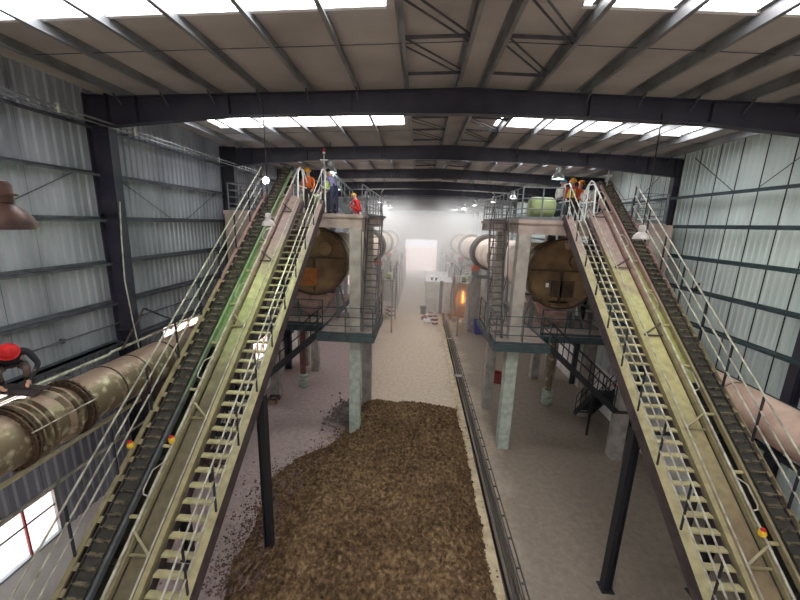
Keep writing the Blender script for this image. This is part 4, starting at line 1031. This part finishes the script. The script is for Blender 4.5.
bb.part('body', MB().add([(5.02,28.5,.1),(6.15,28.5,.1),(6.15,29.2,.1),(5.02,29.2,.1),(4.96,28.42,1.15),(6.22,28.42,1.15),(6.22,29.28,1.15),(4.96,29.28,1.15)], [(0,3,2,1),(0,1,5,4),(1,2,6,5),(2,3,7,6),(3,0,4,7)]), M['blue'])
for a, b in (((4.92,28.38,1.12),(6.26,28.45,1.2)), ((4.92,29.25,1.12),(6.26,29.32,1.2)), ((4.92,28.45,1.12),(4.99,29.25,1.2)), ((6.19,28.45,1.12),(6.26,29.25,1.2))): bb.part('rim', MB().box(a, b), M['blue'])
bb.part('skid', MB().box((5.1,28.55,0),(5.25,29.15,.1)).box((5.95,28.55,0),(6.1,29.15,.1)), M['rust'])
bb.part('scrap', MB().lathe([(.42,.9),(.34,1.25),(.1,1.45),(0,1.48)], 9, (5.5,28.85,0)), M['darkred'], True)
# furnace with an open fire door
fu = Thing('furnace', 'brick-red furnace with glowing fire door behind the right concrete pier', 'furnace', (4.6,33.4,0))
fu.part('body', MB().box((3.9,34.0,0),(5.4,37.0,3.4)), M['rust'])
fu.part('fire_mouth', MB().box((4.46,33.97,1.5),(4.58,34.0,2.7)), glow('fire', (255,150,60), 2.))
fu.part('door_leaf', MB().box((3.75,33.5,1.2),(3.82,34.0,2.7)), M['darkside'])
L = bpy.data.lights.new('fire_light', 'POINT'); L.energy = 90; L.color = (1,.5,.16); L.shadow_soft_size = .3; link('fire_light', L, fu.o, Vector((4.45,33.5,2.0))-fu.b)
pier = Thing('concrete_pier', 'tall pale concrete pier beside the glowing furnace', 'pier', (4.95,31.6,0))
pier.part('shaft', MB().box((4.55,31.4,.3),(5.3,32.3,4.3)), M['concrete']); pier.part('footing', MB().box((4.4,31.25,0),(5.45,32.45,.3)), M['concrete'])
for i, (x, y, s_, m_) in enumerate(((3.75,32.6,.5,'concpink'),(4.0,31.4,.45,'cabin'),(3.55,33.4,.6,'orange'))):
    t = Thing('scrap_box', ('pinkish carton dumped left of the concrete pier','pale carton at the foot of the concrete pier','orange-brown carton dumped before the furnace')[i], 'box', (x,y,0))
    mb = MB().box((x-s_/2,y-s_/2,0),(x+s_/2,y+s_/2,s_*.8)); t.part('carton', mb, M[m_]); t.part('flap', MB().bar((x-s_/2,y-s_/2,s_*.8),(x-s_*.7,y-s_/2-.1,s_*1.0),.02,s_*.6), M[m_])
# notice and boxes by the right wall plinth
nb = Thing('notice_board', 'small white notice with red mark on the right wall plinth', 'sign', (XR-.02,15.2,1.2)); nb.part('board', MB().box((XR-.03,15.6,1.55),(XR-.005,16.2,2.05)), M['white']); nb.part('mark', MB().box((XR-.035,15.78,1.75),(XR-.03,16.0,1.92)), M['red'])
CRATE = mat('pale_blue_plastic', (150,156,200), .5)
bc = Thing('storage_crate', 'pale blue crate on the floor by the right wall', 'crate', (9.1,15.6,0)); bc.part('body', MB().box((9.0,16.9,0),(9.4,17.5,.4)), CRATE); bc.part('rim', MB().box((8.97,16.87,.4),(9.43,17.53,.45)), CRATE)
ck = Thing('wall_clamp', 'small black clamp sitting on a right wall girt', 'clamp', (9.1,11.9,7.12)); ck.part('jaw', MB().box((9.1,11.85,7.121),(9.22,11.97,7.22)), M['black']); ck.part('lever', MB().bar((9.16,11.9,7.2),(9.14,11.75,7.4),.05), M['black'])
hoses = Thing('hose_reel', 'dull red hose coil heaped beside the right platform column', 'hose', (4.95,19.8,0))
for i in range(5):
    hoses.part('coil', MB().tube([(4.95+math.cos(a*PI/8)*(.5-.04*i), 19.8+math.sin(a*PI/8)*(.5-.05*i), .06+.1*i) for a in range(17)], .055, 6), M['darkred'], True)

# ------------------------------------------------------------------ people
CL = {}
def cloth(rgb):
    if rgb not in CL: CL[rgb] = mat('cloth_%d' % len(CL), rgb, .85, rgb2=tuple(int(v*.8) for v in rgb), scale=9)
    return CL[rgb]
def person(label, base, rotz, pose, top, legs, helmet=None, hair=(38,34,32), vest=None, group=None):
    """one continuous skinned body; pose gives joint positions (x right, y forward, z up)"""
    J = dict(pose)
    order = ['pelvis','belly','chest','neck','head','crown','nose']
    V = []; E_ = []; Rr = []; K = []; idx = {}
    def v(name, p, r, kind):
        idx[name] = len(V); V.append(Vector(p)); Rr.append(r); K.append(kind); return idx[name]
    pel = v('pelvis', J['pelvis'], (.14,.12), 'leg'); ch = Vector(J['chest']); pe = Vector(J['pelvis'])
    be = v('belly', pe.lerp(ch, .5), (.135,.11), 'top'); E_.append((pel, be))
    c = v('chest', ch, (.155,.115), 'top'); E_.append((be, c))
    nk = v('neck', J['neck'], (.055,.055), 'skin'); E_.append((c, nk))
    hd = Vector(J['head']); nv = Vector(J['neck']); ax = (hd-nv).normalized()
    h1 = v('jaw', hd-ax*.05, (.075,.082), 'skin'); E_.append((nk, h1))
    h2 = v('head', hd+ax*.03, (.085,.095), 'skin'); E_.append((h1, h2))
    h3 = v('crown', hd+ax*.1, (.06,.068), 'hair'); E_.append((h2, h3))
    for s in ('l', 'r'):
        sh = v('sh'+s, J['sh'+s], (.068,.068), 'top'); E_.append((c, sh))
        el = v('el'+s, J['el'+s], (.048,.048), 'top'); E_.append((sh, el))
        wr_ = v('wr'+s, J['wr'+s], (.032,.036), 'top'); E_.append((el, wr_))
        d = (Vector(J['wr'+s])-Vector(J['el'+s])).normalized(); pa = v('pa'+s, Vector(J['wr'+s])+d*.07, (.038,.026), 'skin'); E_.append((wr_, pa))
        sd = d.orthogonal().normalized()
        for q in range(4):
            o = sd*(-.03+.02*q); L1 = (.05,.056,.054,.042)[q]
            f1_ = v('f%s%d' % (s, q), Vector(V[pa])+d*.045+o, (.009,.009), 'skin'); E_.append((pa, f1_))
            f2_ = v('g%s%d' % (s, q), Vector(V[f1_])+d*L1+d.cross(sd)*.018, (.008,.008), 'skin'); E_.append((f1_, f2_))
        th_ = v('t'+s, Vector(J['wr'+s])+d*.06-sd*.055, (.01,.01), 'skin'); E_.append((pa, th_))
        hp = v('hp'+s, J['hp'+s], (.1,.1), 'leg'); E_.append((pel, hp))
        kn = v('kn'+s, J['kn'+s], (.066,.066), 'leg'); E_.append((hp, kn))
        an = v('an'+s, J['an'+s], (.042,.046), 'leg'); E_.append((kn, an))
        to = v('to'+s, J['to'+s], (.04,.035), 'shoe'); E_.append((an, to))
    me = bpy.data.meshes.new('body_src'); me.from_pydata(V, E_, []); me.update()
    src = bpy.data.objects.new('body_src', me); COL.objects.link(src)
    src.modifiers.new('skin', 'SKIN'); ss = src.modifiers.new('sub', 'SUBSURF'); ss.levels = 1; ss.render_levels = 1
    if not me.skin_vertices:
        bm = bmesh.new(); bm.from_mesh(me); bm.verts.layers.skin.verify(); bm.to_mesh(me); bm.free()
    for i, d in enumerate(me.skin_vertices[0].data): d.radius = Rr[i]; d.use_root = (i == 0)
    dg = bpy.context.evaluated_depsgraph_get(); dg.update()
    nm = bpy.data.meshes.new_from_object(src.evaluated_get(dg)); nm.name = 'body'
    bpy.data.objects.remove(src)
    nm.materials.clear(); kinds = ['top','leg','skin','hair','shoe']
    for m_ in (cloth(top), cloth(legs), M['skin'], cloth(hair), cloth((40,38,40))): nm.materials.append(m_)
    segs = [(a, b) for a, b in E_]
    for p in nm.polygons:
        best = None
        for i, q in enumerate(V):
            dd = (p.center-q).length - Rr[i][0]*.6
            if best is None or dd < best[0]: best = (dd, i)
        p.material_index = kinds.index(K[best[1]])
        p.use_smooth = True
    root = link('person', None, None, base, (0,0,rotz)); tag(root, label, 'person', group)
    body = link('body', nm, root)
    hq = hd+ax*.045; fw = Vector((0,1,0)); fw = fw-ax*fw.dot(ax)
    if fw.length < .75: fw = Vector((0,0,-1)); fw = fw-ax*fw.dot(ax)
    fw.normalize(); rt = fw.cross(ax)
    def place(mb, m_, nm_):
        mb.v = [tuple(hq + rt*a + fw*b + ax*c_) for a, b, c_ in mb.v]; o = mb.build(nm_, m_, root if nm_ in ('helmet','hair') else body, True); return o
    place(MB().lathe([(0,.012),(.012,.0),(.012,-.03),(0,-.05)], 6, (0,.1,-.03)), M['skin'], 'nose')
    for s in (-1, 1):
        place(MB().lathe([(0,.012),(.012,0),(0,-.012)], 6, (s*.033,.088,0)), cloth((30,28,28)), 'eye')
        place(MB().lathe([(0,.03),(.016,.015),(.016,-.015),(0,-.03)], 6, (s*.095,.0,-.02)), M['skin'], 'ear')
    place(MB().box((-.025,.084,-.085),(.025,.094,-.077)), cloth((140,80,76)), 'mouth')
    if helmet:
        place(MB().lathe([(.15,.01),(.15,.02),(.118,.03),(.115,.07),(.09,.12),(.045,.145),(0,.15)], 16, (0,.01,.0)), cloth(helmet), 'helmet')
    else:
        place(MB().lathe([(.1,-.02),(.108,.03),(.09,.085),(.045,.112),(0,.118)], 14, (0,-.012,.0)), cloth(hair), 'hair')
    if vest:
        d = (Vector(J['chest'])-Vector(J['pelvis'])); q0 = pe.lerp(ch, .25); q1 = ch+d*.18
        mb = MB().tube([q0, pe.lerp(ch, .65), ch, q1], [.17,.185,.2,.13], 14, False); mb.build('safety_vest', cloth(vest), root, True)
    return root
def stand(lean=0., armsf=.1):
    b = lean
    return dict(pelvis=(0,0,.93), chest=(0,.3*math.sin(b)+0,.93+.38*math.cos(b)), neck=(0,.5*math.sin(b)+.0,.93+.55*math.cos(b)), head=(0,.62*math.sin(b)+.02,.93+.68*math.cos(b)),
        shl=(-.19,.42*math.sin(b),.93+.46*math.cos(b)), shr=(.19,.42*math.sin(b),.93+.46*math.cos(b)),
        ell=(-.25,.42*math.sin(b)+armsf,.7+.4*math.cos(b)), elr=(.25,.42*math.sin(b)+armsf,.7+.4*math.cos(b)),
        wrl=(-.2,.42*math.sin(b)+armsf+.2,.62+.32*math.cos(b)), wrr=(.2,.42*math.sin(b)+armsf+.2,.62+.32*math.cos(b)),
        hpl=(-.1,0,.88), hpr=(.1,0,.88), knl=(-.11,.04,.49), knr=(.11,.02,.49), anl=(-.11,-.02,.09), anr=(.11,-.03,.09), tol=(-.12,.14,.045), tor=(.12,.13,.045))
SQUAT = dict(pelvis=(0,-.12,.34), chest=(0,.06,.68), neck=(0,.14,.84), head=(0,.2,.95), shl=(-.19,.1,.78), shr=(.19,.1,.78), ell=(-.24,.26,.56), elr=(.24,.26,.56), wrl=(-.1,.44,.5), wrr=(.1,.44,.5),
    hpl=(-.11,-.1,.32), hpr=(.11,-.1,.32), knl=(-.17,.3,.46), knr=(.17,.3,.46), anl=(-.14,.0,.09), anr=(.14,.0,.09), tol=(-.15,.16,.045), tor=(.15,.16,.045))
BENT = dict(pelvis=(0,-.16,.5), chest=(0,.2,.76), neck=(0,.38,.83), head=(0,.5,.875), shl=(-.23,.24,.77), shr=(.23,.24,.77), ell=(-.34,.3,.5), elr=(.34,.3,.5), wrl=(-.2,.46,.3), wrr=(.2,.46,.3),
    hpl=(-.12,-.12,.46), hpr=(.12,-.12,.46), knl=(-.18,.3,.46), knr=(.18,.3,.46), anl=(-.15,.02,.09), anr=(.15,.02,.09), tol=(-.15,.18,.045), tor=(.15,.18,.045))
person('person in red overalls and yellow helmet squatting on the left upper deck', (-3.15,18.,ZU), math.radians(65), SQUAT, (206,46,44), (206,46,44), (236,190,50))
person('person in pale violet shirt bending over at the left conveyor head', (-3.3,13.75,ZU), math.radians(55), stand(.55,.2), (150,146,184), (58,62,92))
person('person in yellow-green vest and yellow helmet at the left conveyor head', (-4.0,15.1,ZU), math.radians(200), stand(.2,.15), (70,92,140), (60,62,70), (238,190,50), vest=(196,220,90))
person('person with blue helmet standing behind others on the left deck', (-4.25,16.1,ZU), math.radians(150), stand(.1,.1), (190,190,170), (60,60,66), (60,110,200))
person('person in orange top and orange helmet beside the left belt head', (-4.6,14.7,ZU), math.radians(190), stand(.15,.2), (226,110,50), (70,66,70), (240,170,40))
person('person in white top with blue helmet at the right stair head', (6.0,16.0,ZU), math.radians(-30), stand(.2,.2), (226,226,220), (70,70,80), (110,160,210))
person('person in red top with yellow vest beside the right stair head', (6.3,15.7,ZU), math.radians(160), stand(.25,.2), (170,50,50), (60,56,60), (240,170,60), vest=(220,180,50))
person('person in bright orange jacket behind the right belt head', (6.75,16.3,ZU), math.radians(200), stand(.3,.2), (236,120,60), (70,64,70), (236,150,50))
wp = Thing('work_plank', 'short plank bridging from the left wall to the big duct', 'plank', (-7.35,5.6,5.7))
wp.part('board', MB().box((-7.72,5.45,5.72),(-6.9,5.62,5.755)), M['darkside']); wp.part('board', MB().box((-7.72,5.64,5.72),(-6.9,5.81,5.755)), M['darkside'])
person('person in black jacket and red helmet stooping on a plank above the left duct', (-7.38,5.62,5.755), math.radians(-128), BENT, (40,40,46), (112,96,92), (214,40,44))

# ------------------------------------------------------------------ steam hanging over the far half of the hall
hm = bpy.data.materials.new('steam_haze'); hm.use_nodes = True; nt = hm.node_tree
for n_ in list(nt.nodes):
    if n_.type == 'BSDF_PRINCIPLED': nt.nodes.remove(n_)
vs_ = nt.nodes.new('ShaderNodeVolumeScatter'); vs_.inputs['Density'].default_value = .07; vs_.inputs['Color'].default_value = (.98,.98,.97,1); vs_.inputs['Anisotropy'].default_value = .4
nt.links.new(vs_.outputs[0], nt.nodes['Material Output'].inputs['Volume'])
hz = MB().box((XL+.6, 31., .02), (XR-.5, YE-.1, 10.1)).build('steam', hm); tag(hz, 'thick white steam filling the far half of the hall', 'steam', kind='stuff')
hm2 = hm.copy(); hm2.name = 'thin_haze'; hm2.node_tree.nodes['Volume Scatter'].inputs['Density'].default_value = .03
hz2 = MB().box((XL+.6, 31.5, 10.11), (XR-.5, YE-.1, 11.45)).build('haze', hm2); tag(hz2, 'thin haze under the far roof beams', 'haze', kind='stuff')
hm3 = hm.copy(); hm3.name = 'fringe_haze'; hm3.node_tree.nodes['Volume Scatter'].inputs['Density'].default_value = .022
hz3 = MB().box((XL+.6, 25., .02), (XR-.5, 30.99, 9.6)).build('haze', hm3); tag(hz3, 'faint fringe of haze before the thick steam', 'haze', kind='stuff')
S.cycles.volume_bounces = 4
S.cycles.max_bounces = 8; S.cycles.diffuse_bounces = 5
